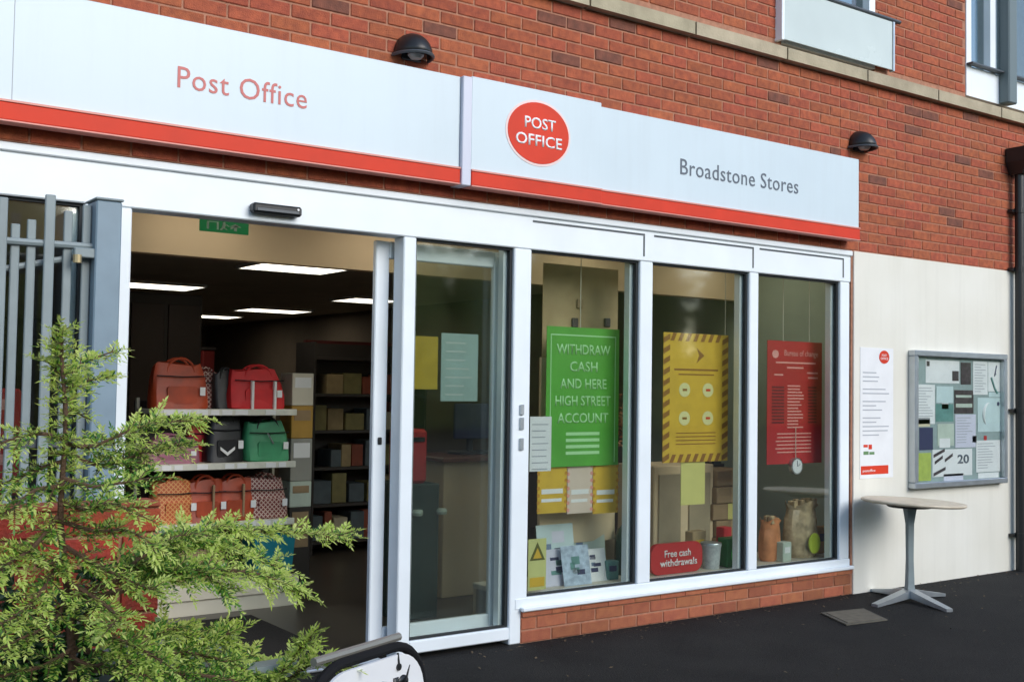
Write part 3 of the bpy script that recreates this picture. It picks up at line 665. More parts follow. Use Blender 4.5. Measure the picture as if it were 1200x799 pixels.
# ================================================================== SHOP CONTENTS
NBLK = mat('black_leather', (.012, .012, .016), .45)
def bagthing(label, cx, yb, z, wd, ht, dp, mt, hmt=None, group='bags on the display shelves', rz=0.0, taper=.82, clasp=None):
    t = thing('handbag', label, 'bag', (cx, yb, z), rz, group=group)
    v = []; f = []; n = 16; sl_ = random.uniform(-.07, .07); ph_ = random.uniform(0, 6)
    for i, (h, k) in enumerate(((0, .90), (.04, 1.0), (.35, 1.0), (.7, .93), (1.0, taper))):
        for a in range(n):
            th = 2*math.pi*a/n; c, s_ = math.cos(th), math.sin(th)
            e = .45; x = math.copysign(abs(c)**e, c)*wd/2*k; y = math.copysign(abs(s_)**e, s_)*dp/2*(1-.55*h)
            v.append((x*(1+.03*random.uniform(-1, 1))+sl_*h*h*wd, y*(1+.10*random.uniform(-1, 1)), h*ht*(1+.05*math.sin(3*th+ph_)-.05*abs(math.cos(th)))))
    for i in range(4):
        for a in range(n): f.append((i*n+a, i*n+(a+1) % n, (i+1)*n+(a+1) % n, (i+1)*n+a))
    f.append(tuple(range(n)))
    f.append(tuple(range(4*n, 5*n)))
    MB().add(v, f).build('body', mt, t, smooth=True, local=True)
    for sgn in (-1, 1):
        arc = [(wd*.24*math.cos(R(180*k/10)), sgn*dp*.22, ht*.80+ht*.30*math.sin(R(180*k/10))) for k in range(11)]
        MB().tube(arc, .008, 6).build('handle', hmt or mt, t, smooth=True, local=True)
    yf_ = -dp/2*(1-.55*.3)-.004
    if wd > .2:
        MB().plate(rounded_rect(-wd*.26, wd*.26, ht*.12, ht*.50, .02, 4), yf_-.004, yf_+.02).build('front_pocket', mt, t, local=True)
        MB().box(wd*.30, wd*.30+.035, yf_-.012, yf_-.009, ht*.30, ht*.48).build('swing_ticket', PAPER, t, local=True)
        MB().tube([(-wd*.44, yf_+.012, ht*.72), (0, yf_+.006, ht*.70), (wd*.44, yf_+.012, ht*.72)], .004, 6).build('seam', hmt or NBLK, t, local=True)
    if clasp:
        MB().box(-.02, .02, -dp*.36-.006, -dp*.36+.004, ht*.40, ht*.45, c=.002).build('clasp', clasp, t, local=True)
    return t
ORED = mat('orange_red_leather', (.40, .055, .016), .5, var=.35, scale=9); SCAR = mat('scarlet_canvas', (.60, .02, .025), .6, var=.15, scale=12)
MAUVE = mat('mauve_leather', (.36, .14, .20), .55, var=.2, scale=10); JADE = mat('jade_canvas', (.05, .30, .14), .55, var=.25, scale=9); TEAL = mat('teal_plastic', (.01, .20, .27), .45, var=.1, scale=6)
def lattice(name, c1, c2):
    mm = mat(name, c1, .6); t = mm.node_tree; b = t.nodes['Principled BSDF']
    tc = t.nodes.new('ShaderNodeTexCoord'); mp = t.nodes.new('ShaderNodeMapping'); mp.inputs['Rotation'].default_value = (0, R(45), 0)
    t.links.new(tc.outputs['Object'], mp.inputs[0]); mxs = None
    sp = t.nodes.new('ShaderNodeSeparateXYZ'); t.links.new(mp.outputs[0], sp.inputs[0]); outs = []
    for ax in ('X', 'Z'):
        q = t.nodes.new('ShaderNodeMath'); q.operation = 'PINGPONG'; q.inputs[1].default_value = .011; t.links.new(sp.outputs[ax], q.inputs[0])
        q2 = t.nodes.new('ShaderNodeMath'); q2.operation = 'LESS_THAN'; q2.inputs[1].default_value = .0032; t.links.new(q.outputs[0], q2.inputs[0]); outs.append(q2)
    q = t.nodes.new('ShaderNodeMath'); q.operation = 'MAXIMUM'; t.links.new(outs[0].outputs[0], q.inputs[0]); t.links.new(outs[1].outputs[0], q.inputs[1])
    mx = t.nodes.new('ShaderNodeMix'); mx.data_type = 'RGBA'; mx.inputs['A'].default_value = (*c1, 1); mx.inputs['B'].default_value = (*c2, 1)
    t.links.new(q.outputs[0], mx.inputs['Factor']); t.links.new(mx.outputs['Result'], b.inputs['Base Color']); return mm
WEAVE = lattice('orange_woven_straw', (.46, .085, .02), (.62, .30, .10)); WEAVED = lattice('dark_red_woven_straw', (.16, .02, .02), (.55, .40, .35))

SY = 1.75                                   # front plane of the bag display
sl = F(186, 480, SY).x; sr = F(348, 482, SY).x
zsh = [F(265, 480, SY).z, F(265, 543, SY).z, F(265, 612, SY).z]
t = thing('shelf_display', 'cream metal shelf display of handbags just inside the doorway', 'shelf unit', ((sl+sr)/2, SY, 0))
B(sl-.02, sr+.02, SY+.42, SY+.44, .0, zsh[0]+.05).build('back_panel', SHELFD, t)
for x in (sl-.018, sr+.0): B(x, x+.018, SY+.39, SY+.419, 0, zsh[0]+.07).build('upright', SHELFW, t)
for z in zsh:
    sh = B(sl-.02, sr+.0, SY+.02, SY+.385, z-.03, z, c=.003).build('shelf', SHELFW, t)
    B(sl-.02, sr, SY, SY+.0195, z-.038, z+.004, c=.002).build('price_rail', mat('pale_price_rail', (.66, .66, .58), .4, var=.12, scale=30), sh)
    mk = MB(); x = sl+.03
    while x < sr-.1:
        l = random.uniform(.05, .10)
        if random.random() < .6: mk.box(x, x+l, SY-.003, SY-.0003, z-.034, z-.002)
        x += l+.02
    mk.build('price_ticket', PAPER, sh)
zp = F(265, 690, SY).z
pl_ = B(sl-.02, sr+.02, SY-.03, SY+.4195, .0, .10, c=.004).build('plinth', SHELFW, t)
B(sl-.02, sr+.02, SY-.05, SY+.4195, .1005, .20, c=.004).build('base_shelf', SHELFW, t)
def onshelf(px, k, off=.17): return F(px, 480, SY+off).x, SY+off, zsh[k] if k < 3 else .201
def bw(a, b): return abs(F(b, 480, SY+.1).x-F(a, 480, SY+.1).x)
x, y, z = onshelf(208, 0); bagthing('orange red leather bag on the top shelf by the door jamb', x, y, z, bw(176, 243), .30, .2, ORED)
x, y, z = onshelf(238, 0, .30); bagthing('dark red bag tucked behind the orange bag on the top shelf', x, y, z, .26, .25, .12, WEAVED)
x, y, z = onshelf(262, 0, .22); bagthing('black bag between the two red bags on the top shelf', x, y, z, .16, .25, .12, NBLK)
x, y, z = onshelf(299, 0); b_ = bagthing('bright scarlet bag with two pale straps on the top shelf', x, y, z, bw(266, 331), .27, .18, SCAR)
for dx in (-.06, .10): B(dx-.009, dx+.009, -.105, -.075, .0, .19, c=.003).build('pale_strap', PAPER, b_, local=True)
x, y, z = onshelf(240, 1, .28); bagthing('crimson bag squeezed behind the mauve and black bags on the middle shelf', x, y, z, .26, .26, .12, SCAR)
x, y, z = onshelf(199, 1); bagthing('mauve slouchy bag on the middle shelf behind the conifer tip', x, y, z, bw(168, 236), .17, .2, MAUVE, taper=.7)
x, y, z = onshelf(262, 1); b_ = bagthing('black bag with white chevron mark on the middle shelf', x, y, z, bw(240, 283), .30, .17, NBLK)
MB().plate([(-.05, .085), (0, .045), (.05, .085), (.05, .105), (0, .068), (-.05, .105)], -.092, -.088).build('white_chevron', TXTWHITE, b_, local=True)
x, y, z = onshelf(311, 1); b_ = bagthing('jade green bag with thin straps on the middle shelf', x, y, z, bw(285, 337), .27, .2, JADE, NBLK)
MB().tube([(-.02, -.095, .19), (.02, -.102, .12)], .006, 6).build('buckle', CHROME, b_, local=True)
for px, lab, mt_ in ((205, 'orange woven straw bag at the jamb end of the lower shelf', WEAVE), (240, 'plain orange red bag with pale strap on the lower shelf', ORED), (275, 'orange red bag next to the dark lattice bag on the lower shelf', ORED), (312, 'dark red lattice woven bag at the end of the lower shelf', WEAVED)):
    x, y, z = onshelf(px, 2); b_ = bagthing(lab, x, y, z, .29, .27, .22, mt_, taper=.92)
    if mt_ is ORED: B(.03, .045, -.108, -.08, .02, .24, c=.003).build('pale_strap', CARD, b_, local=True)
x, y, z = onshelf(318, 3, .2)
t = thing('storage_tub', 'teal plastic tub standing on the base shelf of the bag display', 'tub', (x, y, z))
MB().add([(-.13, -.10, 0), (.13, -.10, 0), (.13, .10, 0), (-.13, .10, 0), (-.15, -.12, .28), (.15, -.12, .28), (.15, .12, .28), (-.15, .12, .28)], [(0, 1, 2, 3), (0, 1, 5, 4), (1, 2, 6, 5), (2, 3, 7, 6), (3, 0, 4, 7)]).build('body', TEAL, t, local=True)
MB().box(-.158, .158, -.128, -.118, .27, .29).box(-.158, .158, .118, .128, .27, .29).box(-.158, -.148, -.1175, .1175, .27, .29).box(.148, .158, -.1175, .1175, .27, .29).build('rim', TEAL, t, local=True)
x, y, z = onshelf(235, 3, .2); bagthing('low brown bag on the base shelf of the bag display', x, y, z, .42, .20, .22, CARD)

# tower of stock boxes on the end of the display
x0 = F(338, 500, SY+.3).x; x1 = F(363, 500, SY+.3).x
for k, (z0, z1, mt_, lab) in enumerate(((.62, .80, PALEG, 'small pale box under the grey box in the stack by the shelf end'), (.802, 1.10, mat('grey_box_card', (.30, .30, .27), .7, var=.1, scale=9), 'tall grey box in the stack by the shelf end'), (1.102, 1.33, mat('ochre_box_card', (.45, .26, .05), .7, var=.15, scale=9), 'ochre box in the stack by the shelf end'), (1.332, 1.56, SHELFW, 'cream box on top of the stack by the shelf end'), (.003, .618, SHELFD, 'dark plinth box at the bottom of the stack by the shelf end'))):
    t = thing('stock_box', lab, 'box', ((x0+x1)/2, SY+.35, z0), group='stacked boxes by the shelf end')
    B(x0, x1, SY+.25, SY+.45, z0, z1, c=.004).build('carton', mt_, t)
    B(x0+.02, x1-.02, SY+.247, SY+.2495, z0+(z1-z0)*.55, z1-.03).build('printed_panel', PAPER if k % 2 else CARD, t)

# back shelving seen past the display
ORD = ['first', 'second', 'third', 'fourth', 'fifth', 'sixth', 'seventh', 'eighth', 'ninth', 'tenth', 'eleventh', 'twelfth']
def shelving(label, short, x0, x1, y, h, nsh, seedv, mt_=SHELFD):
    rnd = random.Random(seedv)
    t = thing('shelving_unit', label, 'shelf unit', ((x0+x1)/2, y, 0), group='tall stock shelves in the shop')
    B(x0, x1, y+.36, y+.38, 0, h).build('back_panel', mt_, t)
    B(x0-.02, x0-.0005, y, y+.38, 0, h).build('side_panel', mt_, t); B(x1+.0005, x1+.02, y, y+.38, 0, h).build('side_panel', mt_, t)
    zs = [.12+(h-.25)*k/nsh for k in range(nsh+1)]
    for z in zs: B(x0, x1, y, y+.3595, z-.025, z, c=.002).build('shelf', mt_, t)
    cols = [mat('kraft_packet', (.36, .27, .14), .7, var=.2, scale=12), mat('cream_packet', (.52, .46, .33), .7, var=.15, scale=12), mat('olive_packet', (.25, .22, .09), .7, var=.2, scale=12), mat('rust_packet', (.28, .07, .04), .7, var=.2, scale=12), mat('slate_packet', (.10, .13, .15), .7, var=.2, scale=12)]
    for k, z in enumerate(zs[:-1]):
        x = x0+.02; gap = zs[k+1]-z
        cnt = -1
        while x < x1-.12:
            wdt = rnd.uniform(.07, .19); ht = rnd.uniform(.45, .85)*gap
            if x+wdt > x1-.01: break
            if rnd.random() < .88:
                o = B(x, x+wdt, y+rnd.uniform(.02, .08), y+.3, z+.0005, z+ht, c=.004).build('packet', rnd.choice(cols))
                cnt += 1; tag(o, '%s packet, %s along shelf %s of the %s' % (o.data.materials[0].name.split('_')[0], ORD[cnt], ORD[k], short), 'packet', 'packets on the stock shelves')
            x += wdt+rnd.uniform(.004, .03)
    return t
q = F(368, 560, 3.6).x
shelving('dark shelves of packets seen between handbags and sliding door', 'rack by the sliding door', q, q+1.1, 3.6, 1.85, 5, 3)
shelving('dark shelves of packets deep in the shop behind the side screen', 'deepest rack', 6.0, 7.0, 6.5, 1.85, 4, 4)
# red header boards over the far shelves
p0 = F(358, 408, 4.5); p1 = F(470, 412, 4.5)
t = thing('header_board', 'dull red striped header board above the far packet shelves', 'board', ((p0.x+p1.x)/2, 4.55, 1.9))
B(p0.x, p1.x, 4.50, 4.55, p1.z-.16, p0.z+.08, c=.004).build('board', mat('maroon_board', (.16, .03, .03), .6, var=.2, scale=6), t)
B(p0.x, p1.x, 4.49, 4.4995, p0.z-.03, p0.z+.0, c=.002).build('pale_stripe', mat('dusty_pink_stripe', (.42, .20, .17), .6), t)
# dark unit behind the bags by the jamb
t = thing('tall_cabinet', 'tall dark cabinet standing behind the handbag display', 'cabinet', (2.5, 5.0, 0))
q0 = F(150, 400, 5.0).x; q1 = F(236, 400, 5.0).x
B(q0, q1, 5.0, 5.5, .003, 2.3, c=.006).build('carcass', SHELFD, t)
for k in range(2): B(q0+.02+(q1-q0)*.5*k, q0+(q1-q0)*.5*(k+1)-.02, 4.985, 4.9995, .12, 2.2, c=.003).build('door_panel', mat('dark_brown_door', (.05, .03, .025), .5, var=.2, scale=4), t)
t = thing('red_display_bin', 'dark red display bin in front of the ochre column', 'bin', (F(243, 425, 6.5).x, 6.6, 0))
a, b = F(238, 410, 6.5), F(252, 410, 6.5)
B(a.x, b.x, 6.5, 6.9, .003, a.z, c=.01).build('body', mat('maroon_bin', (.18, .015, .015), .5, var=.2, scale=5), t)
B(a.x-.01, b.x+.01, 6.49, 6.91, a.z+.0005, a.z+.03, c=.004).build('rim', SHELFD, t)

# -------------------------------------------------- window displays
def hung(name, label, cat, px0, py0, px1, py1, y, mt_, group='posters hung in the shop windows'):
    c = [F(px0, (py0+py1)/2, y), F(px1, (py0+py1)/2, y)]
    zt = F((px0+px1)/2, py0, y).z; zb = F((px0+px1)/2, py1, y).z
    t = thing(name, label, cat, ((c[0].x+c[1].x)/2, y, zb), group=group)
    B(c[0].x, c[1].x, y, y+.004, zb, zt).build('sheet', mt_, t)
    return t, c[0].x, c[1].x, zb, zt
def cords(t, xs, z, y, top=2.62):
    for x in xs: MB().tube([(x, y+.002, z-.002), (x, y+.002, top)], .003, 6).build('cord', mat('pale_cord', (.6, .56, .45), .7), t)
# window 1: green poster
t, a, b, c, d = hung('green_poster', 'green poster about withdrawing cash hung in the first window', 'poster', 640, 384, 725, 546, .22, GREEN)
for q in ((a+.03, b-.03, d-.055, d-.047), (a+.03, a+.036, c+.02, d-.0555), (b-.036, b-.03, c+.02, d-.0555)): B(q[0], q[1], .2185, .2198, q[2], q[3]).build('border_line', GREENL, t)
wd = b-a; z = d-.17
for s, k in (('WITHDRAW', .74), ('CASH', .38), ('AND HERE', .64), ('HIGH STREET', .76), ('ACCOUNT', .70)):
    cap_text('lettering', s, a+wd*(.5-k/2), z, wd*k, .066, .2175, GREENL, t, thick=.001, bold=.012); z -= .108
for k in range(4): B(a+wd*.27, a+wd*.73, .2188, .2198, z+.03-.04*k, z+.05-.04*k).build('small_print_line', GREENL, t)
cords(t, (a+.45*wd,), d, .22)
# pale boarding above/behind it
t, a, b, c, d = hung('pale_board', 'pale plywood board with dark clips behind the green poster', 'board', 636, 312, 724, 420, .42, WOOD)
for px, py in ((674, 378), (712, 378), (680, 356)):
    p = F(px, py, .41); B(p.x-.025, p.x+.025, .405, .4195, p.z-.03, p.z+.03, c=.004).build('clip', CARD if py < 370 else DPH, t)
t2 = MB().box(a, b, .424, .45, c-1.2, c+.0, c=.003); t2.build('lower_board', BEIGE, t)
for i, (x0, x1, mt_, lab) in enumerate(((630, 664, PAPERY, 'yellow leaflet with scalloped border under the green poster, next to white note'), (665, 694, mat('pale_pink_paper', (.72, .58, .48), .7, var=.1, scale=9), 'pale pink leaflet between two yellow leaflets under the green poster'), (695, 724, PAPERY, 'yellow leaflet under the green poster, nearest the slim mullion'))):
    t, a, b, c, d = hung('leaflet', lab, 'leaflet', x0, 542, x1, 601, .24, mt_, group='leaflets below the green poster')
    mk = MB()
    for k in range(7):
        z = c+(d-c)*(k+.5)/7; mk.plate(ellipse(a+.006, z, .012, .012, 10), .2385, .2399); mk.plate(ellipse(b-.006, z, .012, .012, 10), .2385, .2399)
    mk.build('scalloped_edge', mat('ochre_print', (.55, .26, .02), .6) if i != 1 else PINKP, t)
    B(a+.03, b-.03, .2385, .2399, c+.12, c+.15).build('print_line', TXTWHITE, t); B(a+.03, b-.04, .2385, .2399, c+.07, c+.09).build('print_line', TXTWHITE, t)
t, a, b, c, d = hung('paper_note', 'white printed note stuck inside the glass beside the lock', 'note', 621, 488, 646, 552, .07, PAPER)
for k in range(8): B(a+.015, b-.02-.03*random.random(), .0685, .0698, d-.05-.038*k, d-.044-.038*k).build('print_line', GREYT, t)
t, a, b, c, d = hung('caution_card', 'pale yellow card with black triangle in the bottom corner of the first window', 'card', 619, 631, 640, 691, .07, mat('acid_yellow_card', (.62, .62, .25), .7, var=.1, scale=9))
zz = c+(d-c)*.58; xm = (a+b)/2
MB().plate([(a+.01, zz), (b-.01, zz), (xm, d-.02)], .0685, .0698).build('triangle', mat('olive_black_print', (.12, .12, .02), .6), t)
MB().plate([(a+.035, zz+.012), (b-.035, zz+.012), (xm, d-.055)], .0672, .0684).build('triangle_inner', PAPERY, t)
B(a+.012, b-.012, .0685, .0698, c+.02, c+.075).build('foot_band', PAPERY, t)
# ledge inside the windows
t = thing('window_ledge', 'low white display ledge running along the inside of the shop windows', 'ledge', (5.4, .3, .0))
B(3.95, 7.05, .135, .62, .22, .255, c=.004).build('board', SHELFW, t); B(3.95, 7.05, .58, .61, .003, .2195).build('front_panel', BEIGE, t)
LZ = .2555
for i, (px, py, w_, h_, mt_, y, lab) in enumerate(((655, 645, .30, .36, PAPERB, .34, 'pale blue picture card standing at the back of the first window'), (690, 640, .30, .42, PALEG, .40, 'sage card behind the picture cards in the first window'), (652, 670, .24, .22, LILAC, .24, 'lilac picture card in front in the first window'), (678, 672, .22, .24, mat('blue_sketch_card', (.45, .55, .68), .6, var=.4, scale=25), .20, 'blue sketch card in front in the first window'), (700, 672, .20, .20, PAPER, .24, 'white card nearest the dark bottle in the first window'), (712, 640, .20, .36, WOOD, .46, 'plywood card stand at the back of the first window'))):
    x = F(px, py, y).x
    t = thing('picture_card', lab, 'card', (x, y, LZ), R(random.uniform(-6, 6)), group='cards standing in the first window')
    MB().add([(-w_/2, 0, 0), (w_/2, 0, 0), (w_/2, .05, h_), (-w_/2, .05, h_), (-w_/2, .004, 0), (w_/2, .004, 0), (w_/2, .054, h_), (-w_/2, .054, h_)], [(0, 1, 2, 3), (4, 5, 6, 7), (0, 1, 5, 4), (1, 2, 6, 5), (2, 3, 7, 6), (3, 0, 4, 7)]).build('card', mt_, t, local=True)
    if i != 5:
        for k in range(5):
            u, v = random.uniform(-.35, .1)*w_, random.uniform(.1, .7)*h_; ww, hh = random.uniform(.15, .35)*w_, random.uniform(.06, .2)*h_
            yy = lambda z: .05*z/h_-.0015
            MB().add([(u, yy(v), v), (u+ww, yy(v), v), (u+ww, yy(v+hh), v+hh), (u, yy(v+hh), v+hh)], [(0, 1, 2, 3)]).build('print_patch', random.choice([NAVY, mat('slate_blue_print', (.16, .22, .34), .6), LILAC, TEALP]), t, local=True)
p = F(734, 660, .35)
t = thing('bottle', 'dark green bottle standing at the mullion end of the first window', 'bottle', (p.x, .35, LZ))
MB().lathe([(.0, 0), (.075, .003), (.08, .02), (.08, .24), (.06, .30), (.028, .33), (.026, .40)], 0, 0, 18).build('glass_body', mat('bottle_green_glass', (.01, .06, .035), .12), t, smooth=True, local=True)
MB().lathe([(.028, .4005), (.03, .405), (.03, .43), (.0, .432)], 0, 0, 14).build('cap', GALV, t, smooth=True, local=True)
p = F(732, 495, .42)
t = thing('wreath', 'russet dried flower bundle hanging beside the green poster', 'wreath', (p.x, .42, p.z-.15))
mk = MB()
for k in range(260):
    q = Vector((random.gauss(0, .05), random.gauss(0, .04), .15+random.gauss(0, .09))); u = Vector((random.gauss(0, 1), random.gauss(0, 1), random.gauss(0, 1))).normalized()*.016; v_ = u.orthogonal().normalized()*.010
    mk.add([q-u, q+v_, q+u, q-v_], [(0, 1, 2, 3)])
stuff(mk.build('dried_petals', leaf_mat('russet_petal', (.22, .05, .02), (.35, .18, .08), .2, .8), t, local=True))
MB().tube([(0, 0, .2), (0, 0, 2.62-p.z+.15)], .003, 6).build('cord', MATS['pale_cord'], t, local=True)

# window 2: yellow poster with hazard border
t, a, b, c, d = hung('yellow_poster', 'yellow poster with chevron border and round icons hung in the second window', 'poster', 777, 391, 853, 541, .22, PAPERY)
mk = MB(); OCH = mat('brown_ochre_print', (.30, .13, .02), .6); n = 12
for k in range(n):
    z0 = c+(d-c)*k/n; h = (d-c)/n
    for x0, x1 in ((a, a+.06), (b-.06, b)): mk.add([(x0, .2188, z0), (x1, .2188, z0+h*.4), (x1, .2188, z0+h*.9), (x0, .2188, z0+h*.5)], [(0, 1, 2, 3)])
for k in range(7):
    x0 = a+.06+(b-a-.12)*k/7; wdt = (b-a-.12)/7
    for z0, z1 in ((d-.055, d), (c, c+.055)): mk.add([(x0, .2188, z0), (x0+wdt*.5, .2188, z0), (x0+wdt*.9, .2188, z1), (x0+wdt*.4, .2188, z1)], [(0, 1, 2, 3)])
mk.build('chevron_border', OCH, t)
MB().plate([(a+(b-a)*q, d-(d-c)*r_) for q, r_ in ((.50, .11), (.62, .17), (.50, .23), (.54, .17))], .2182, .2198).build('arrow_mark', OCH, t)
B(a+.10, b-.10, .2186, .2198, d-(d-c)*.29, d-(d-c)*.275).build('print_line', OCH, t); B(a+.14, b-.14, .2186, .2198, d-(d-c)*.325, d-(d-c)*.315).build('print_line', OCH, t)
for u, v in ((.32, .44), (.68, .44), (.32, .66), (.68, .66)):
    ic = MB().plate(ellipse(a+(b-a)*u, d-(d-c)*v, .052, .048, 24), .2182, .2198).build('round_icon', mat('pale_lemon_print', (.75, .72, .35), .6), t)
    B(a+(b-a)*u-.02, a+(b-a)*u+.022, .2170, .2181, d-(d-c)*v-.008, d-(d-c)*v+.008).build('icon_glyph', OCH if u < .5 else RED, ic)
for k in range(4): B(a+.12, b-.12, .2186, .2198, c+.12+.025*k, c+.126+.025*k).build('small_print_line', OCH, t)
cords(t, (b-.03,), d, .22)
hung('paper_note', 'pale yellow note hanging below the yellow poster', 'note', 798, 541, 826, 591, .23, PAPERL)
# red rounded cash sign
y = .20; a = F(763, 655, y).x; b = F(823, 655, y).x; zb = LZ+.002; zt = F(790, 636, y).z
t = thing('counter_sign', 'red rounded card sign about fee free withdrawals standing in the second window', 'sign', ((a+b)/2, y, zb))
MB().plate(rounded_rect(a, b, zb, zt, .07), y, y+.03).build('board', REDP, t)
cap_text('lettering', 'Free cash', a+.12, zb+(zt-zb)*.55, .24, .050, y-.003, TXTWHITE, t, bold=.01); cap_text('lettering', 'withdrawals', a+.08, zb+(zt-zb)*.25, .34, .050, y-.003, TXTWHITE, t, bold=.01)
p = F(833, 655, .24)
t = thing('silver_cup', 'grey ribbed paper cup beside the red card sign', 'cup', (p.x, .24, LZ))
MB().lathe([(.0, 0), (.058, .001), (.063, .06), (.070, .15), (.074, .165), (.070, .17)], 0, 0, 20).build('body', mat('silver_grey_card', (.50, .54, .55), .4, var=.25, scale=30), t, smooth=True, local=True)
MB().lathe([(.074, .1705), (.072, .178), (.0, .182)], 0, 0, 20).build('lid', ALU, t, smooth=True, local=True)
p = F(857, 652, .24)
t = thing('gift_box', 'green box with bright round badge in the second window corner', 'box', (p.x, .24, LZ))
B(-.09, .09, -.05, .05, 0, .20, c=.006).build('carton', mat('deep_green_card', (.01, .16, .03), .5), t, local=True)
MB().plate([(q[0], q[1]) for q in ellipse(.0, .09, .055, .07, 24)], -.054, -.0505).build('badge', mat('vivid_green_print', (.10, .60, .12), .5), t, local=True)
for px, y_, w_, h_, mt_, nm, lab in ((752-8, .30, .10, .16, PAPERL, 'small_carton', 'little lemon carton beside the dark bottle in the first window'), (715, .27, .09, .12, TEALP, 'small_carton', 'little teal carton by the cards in the first window'), (815, .40, .16, .24, WOOD, 'small_carton', 'tan carton behind the red card sign'), (848, .34, .09, .26, SCAR, 'small_carton', 'narrow scarlet carton behind the paper cup'),
        (918, .20, .10, .14, PALEG, 'small_carton', 'sage carton between the two gift bags'), (962, .34, .14, .20, mat('amber_carton', (.55, .30, .08), .6, var=.3, scale=20), 'small_carton', 'amber carton by the sage wall in the third window'), (970, .46, .12, .32, PAPERB, 'small_carton', 'tall pale blue carton against the sage wall in the third window')):
    p = F(px, 655, y_); t = thing(nm, lab, 'carton', (p.x, y_, LZ), R(random.uniform(-14, 14)), group='little cartons on the window ledge')
    B(-w_/2, w_/2, -.035, .035, 0, h_, c=.004).build('carton', mt_, t, local=True); B(-w_*.3, w_*.3, -.037, -.0352, h_*.45, h_*.75).build('printed_panel', random.choice([PAPER, NAVY, PAPERY]), t, local=True)
# furniture behind window 2
a, b = F(766, 600, .75).x, F(836, 600, .75).x; d = F(800, 545, .75).z
t = thing('storage_chest', 'beige panelled chest standing behind the second window', 'chest', ((a+b)/2, .9, 0))
B(a, b, .75, 1.15, .003, d, c=.006).build('carcass', BEIGE, t)
for k in range(2): B(a+.04+(b-a)*.5*k, a+(b-a)*.5*(k+1)-.04, .738, .7495, .35, d-.06, c=.006).build('door_panel', mat('tan_panel', (.36, .30, .20), .6, var=.15, scale=5), t)
a, b = F(840, 600, .7).x, F(880, 600, .7).x; d = F(855, 550, .7).z
for k in range(5):
    z0 = .25+(d-.25)*k/5
    t = thing('parcel', ['lowest brown parcel in the stack behind the second window', 'second brown parcel up in the stack behind the second window', 'middle brown parcel in the stack behind the second window', 'fourth brown parcel up in the stack behind the second window', 'topmost brown parcel in the stack behind the second window'][k], 'parcel', ((a+b)/2, .85, z0), group='parcels stacked behind the second window')
    o = .02*math.sin(k*2.1); B(a+o, b+o-.02, .70+abs(o), 1.0, z0, z0+(d-.25)/5-.006, c=.005).build('carton', CARD, t)
    B((a+b)/2+o-.03, (a+b)/2+o+.02, .6985+abs(o), .6998+abs(o), z0, z0+(d-.25)/5-.006).build('tape', PAPERL if k == 2 else WOOD, t)
t = thing('parcel_stand', 'low stand carrying the brown parcels behind the second window', 'stand', ((a+b)/2, .85, 0))
B(a-.01, b+.01, .69, 1.0, .22, .248, c=.003).build('top_board', SHELFD, t)
for x in (a, b-.03): B(x, x+.03, .7, .98, .003, .2195).build('leg', SHELFD, t)

# window 3: red poster
t, a, b, c, d = hung('red_poster', 'red price list poster hung on two cords in the third window', 'poster', 899, 400, 963, 543, .22, REDP)
wd = b-a; ht = d-c
cap_text('lettering', 'Bureau of change', a+wd*.30, d-ht*.12, wd*.62, .045, .2175, PINKP, t, thick=.001)
def line(u0, u1, v, h=.012, mt_=PINKP): B(a+wd*u0, a+wd*u1, .2186, .2198, d-ht*v-h, d-ht*v).build('print_line', mt_, t)
line(.15, .88, .17); line(.35, .65, .21); line(.12, .28, .27); line(.72, .92, .25); line(.74, .92, .29)
for k in range(14): line(.36, .36+random.uniform(.18, .3), .36+.026*k, .010)
for k in range(12): line(.08, .30, .37+.026*k, .014, mat('dark_red_print', (.16, .01, .015), .6)); line(.74, .90, .37+.026*k, .012, MATS['dark_red_print'])
for k in range(6): line(.15+.04*random.random(), .80, .75+.03*k, .009)
MB().plate(ellipse(a+wd*.14, d-ht*.11, .035, .03, 20), .2182, .2198).build('emblem', PINKP, t)
cords(t, (a+.28*wd, a+.76*wd), d, .22)
p = F(933, 546, .20)
t = thing('round_clock', 'small round white clock hanging below the red poster', 'clock', (p.x, .20, p.z))
o = MB().plate(ellipse(0, 0, .062, .062, 28), -.01, .02).build('case', CHROME, t, local=True); MB().plate(ellipse(0, 0, .052, .052, 28), -.012, -.0102).build('dial', PAPER, t, local=True)
MB().plate([(-.002, 0), (.002, 0), (.002, .04), (-.002, .04)], -.014, -.0125).plate([(0, -.002), (.026, .012), (.026, .016), (0, .002)], -.0155, -.0142).build('hand', TXTGREY, t, local=True)
MB().tube([(0, .005, .055), (0, .005, F(933, 500, .2).z-p.z)], .003, 6).build('cord', MATS['pale_cord'], t, local=True)
